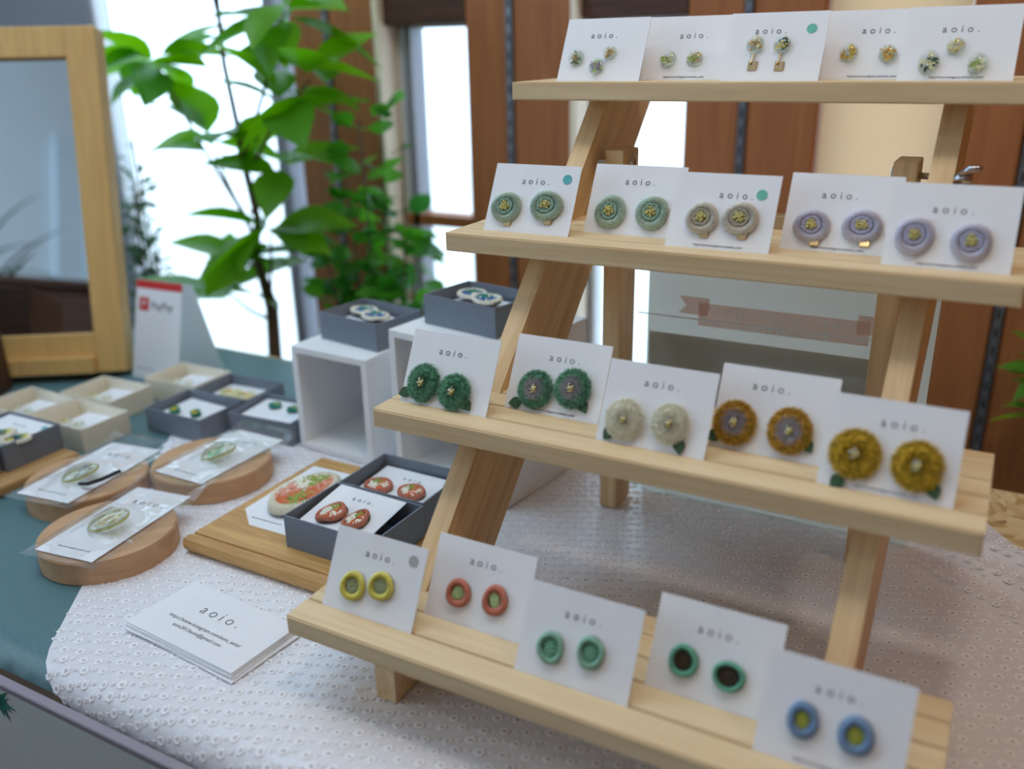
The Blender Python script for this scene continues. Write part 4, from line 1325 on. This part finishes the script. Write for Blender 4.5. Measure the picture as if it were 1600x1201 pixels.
for c, root, n in clusters:
    c, root = Vector(c), Vector(root)
    mid = (c + root) / 2 + Vector((0, 0, -0.02))
    obj('branch', tube([q - B1 for q in bez(root, mid, c)], [.004, .0036, .0032, .003, .0026, .0024, .002], 6), M_BARK, p1, smooth=True)
    for k in range(n):
        a = 2 * PI * k / n + rp.uniform(-.3, .3)
        el = rp.uniform(-0.5, 0.7)
        d = Vector((math.cos(a) * math.cos(el), math.sin(a) * math.cos(el) * .75, math.sin(el)))
        add_leaf(rp.choice(LB), F_BIG, p1, c - B1 + d * 0.012 + Vector((0, 0, rp.uniform(-.02, .02))), d, rp.uniform(-.5, .5), rp.uniform(.8, 1.15))

p2 = thing('round_leaf_shrub', 'bushy shrub with small round green leaves before the wooden boards', 'plant', (-0.60, 0.92, FZ))
B2 = Vector((-0.60, 0.92, FZ))
pot(p2, 0, 0, 0.11, 0.26)
LR = [leaf_mesh(0.046, 0.044, .15, .15, .7, 5), leaf_mesh(0.042, 0.041, .25, .2, .7, 5)]
stems2 = []
for (tx, tz) in ((-0.515, 0.43), (-0.47, 0.33), (-0.60, 0.30), (-0.655, 0.20), (-0.46, 0.15), (-0.56, 0.36), (-0.53, 0.24), (-0.62, 0.10), (-0.50, 0.08), (-0.68, 0.07)):
    tx, tz = 0.4356 + (tx - 0.4356) * 1.05, 0.4745 + (tz - 0.4745) * 1.05
    a = Vector((-0.60 + rp.uniform(-.02, .02), 0.92, -0.52))
    c = Vector((tx, 0.92 + rp.uniform(-.04, .04), tz))
    b = Vector((-0.60 + (tx + .60) * .7, 0.92, -0.1))
    pts = bez(a, b, c, 12)
    obj('stem', tube([q - B2 for q in pts], [.005 - .0003 * k for k in range(13)], 6), M_BARK, p2, smooth=True)
    stems2.append(pts)
for k in range(285):
    pts = stems2[k % 10]
    t = rp.uniform(5.4, 12)
    i = min(int(t), 11)
    q = pts[i].lerp(pts[i + 1], t - i)
    a = rp.uniform(0, 2 * PI)
    el = rp.uniform(-.3, .9)
    d = Vector((math.cos(a) * math.cos(el), math.sin(a) * math.cos(el) * .8, math.sin(el)))
    add_leaf(rp.choice(LR), F_ROUND, p2, q - B2 + d * rp.uniform(0.004, 0.035), d, rp.uniform(-.7, .7), rp.uniform(.8, 1.25))

p3 = thing('dark_shrub', 'small leaved dark green shrub beside the mirror frame', 'plant', (-1.245, 0.94, FZ))
B3 = Vector((-1.245, 0.94, FZ))
pot(p3, 0, 0, 0.10, 0.24)
LD = [leaf_mesh(0.034, 0.017, .2, .2, 1, 4)]
for k in range(6):
    a = Vector((-1.245, 0.94, -0.53))
    c = Vector((-1.245 + rp.uniform(-.09, .06), 0.94 + rp.uniform(-.04, .04), (0.30, 0.22, 0.15, 0.08, 0.2, 0.02)[k]))
    pts = bez(a, (a + c) / 2 + Vector((rp.uniform(-.05, .05), 0, 0)), c, 12)
    obj('stem', tube([q - B3 for q in pts], .003, 5), M_BARK, p3, smooth=True)
    for j in range(48):
        t = rp.uniform(5.5, 12)
        i = min(int(t), 11)
        q = pts[i].lerp(pts[i + 1], t - i)
        an = rp.uniform(0, 2 * PI); el = rp.uniform(-.2, 1.0)
        d = Vector((math.cos(an) * math.cos(el), math.sin(an) * math.cos(el) * .6, math.sin(el)))
        add_leaf(LD[0], F_DARK, p3, q - B3 + d * rp.uniform(0.0, 0.03 + 0.018 * (12 - t) / 6), d, rp.uniform(-.6, .6), rp.uniform(.8, 1.3))

p4 = thing('corner_plant', 'dark green leafy plant at the right edge before the brown boards', 'plant', (0.52, 0.92, FZ))
B4 = Vector((0.52, 0.92, FZ))
pot(p4, 0, 0, 0.09, 0.22)
obj('stem', tube([(0, 0, 0.2), (0.01, 0, 0.5), (0.0, 0, 0.85)], .005, 6), M_BARK, p4)
for k in range(22):
    an = rp.uniform(0, 2 * PI); el = rp.uniform(-.3, .8)
    d = Vector((math.cos(an) * math.cos(el), math.sin(an) * math.cos(el) * .6, math.sin(el)))
    add_leaf(LB[1], F_DARK, p4, Vector((0, 0, rp.uniform(.68, .86))) + d * .012, d, rp.uniform(-.5, .5), rp.uniform(.35, .55))

# a palm in the room behind the viewer, which the mirror shows
p5 = thing('potted_palm', 'potted palm mirrored at the left in the framed mirror', 'plant', (-0.64, -1.74, FZ))
pot(p5, 0, 0, 0.14, 0.30)
LP = leaf_mesh(0.45, 0.05, .3, .35, .6, 8)
obj('stem', tube([(0, 0, .25), (0, 0, 1.4)], .02, 8), M_BARK, p5)
for k in range(34):
    an = rp.uniform(0, 2 * PI); el = rp.uniform(.1, 1.3)
    d = Vector((math.cos(an) * math.cos(el), math.sin(an) * math.cos(el), math.sin(el)))
    add_leaf(LP, F_DARK, p5, Vector((0, 0, rp.uniform(.9, 1.45))), d, rp.uniform(-.4, .4), rp.uniform(.6, .88))

cabinet = thing('wooden_cabinet', 'dark brown wooden cabinet seen low in the framed mirror', 'cabinet', (-0.9, -1.12, FZ))
obj('cabinet_body', boxm(-0.47, 0.47, -0.18, 0.18, 0.05, 1.18, .004, 1), M_DARKWOOD, cabinet)
obj('cabinet_top', boxm(-0.49, 0.49, -0.20, 0.20, 1.18, 1.205, .003, 1), M_DARKWOOD, cabinet)
for x in (-0.235, 0.235):
    d_ = obj('cabinet_door', boxm(x - .225, x + .225, 0.18, 0.195, 0.08, 1.16, .003, 1), M_DARKWOOD, cabinet)
    obj('knob', lathe([(0, .02), (.012, .016), (.014, .008), (.006, 0)], 14), M_STEEL, d_, (x + (-.19 if x > 0 else .19), 0.195, 0.7), (-PI / 2, 0, 0))
for x in (-0.44, 0.44):
    obj('foot', boxm(x - .03, x + .03, -0.15, 0.15, 0, 0.05), M_DARKWOOD, cabinet)
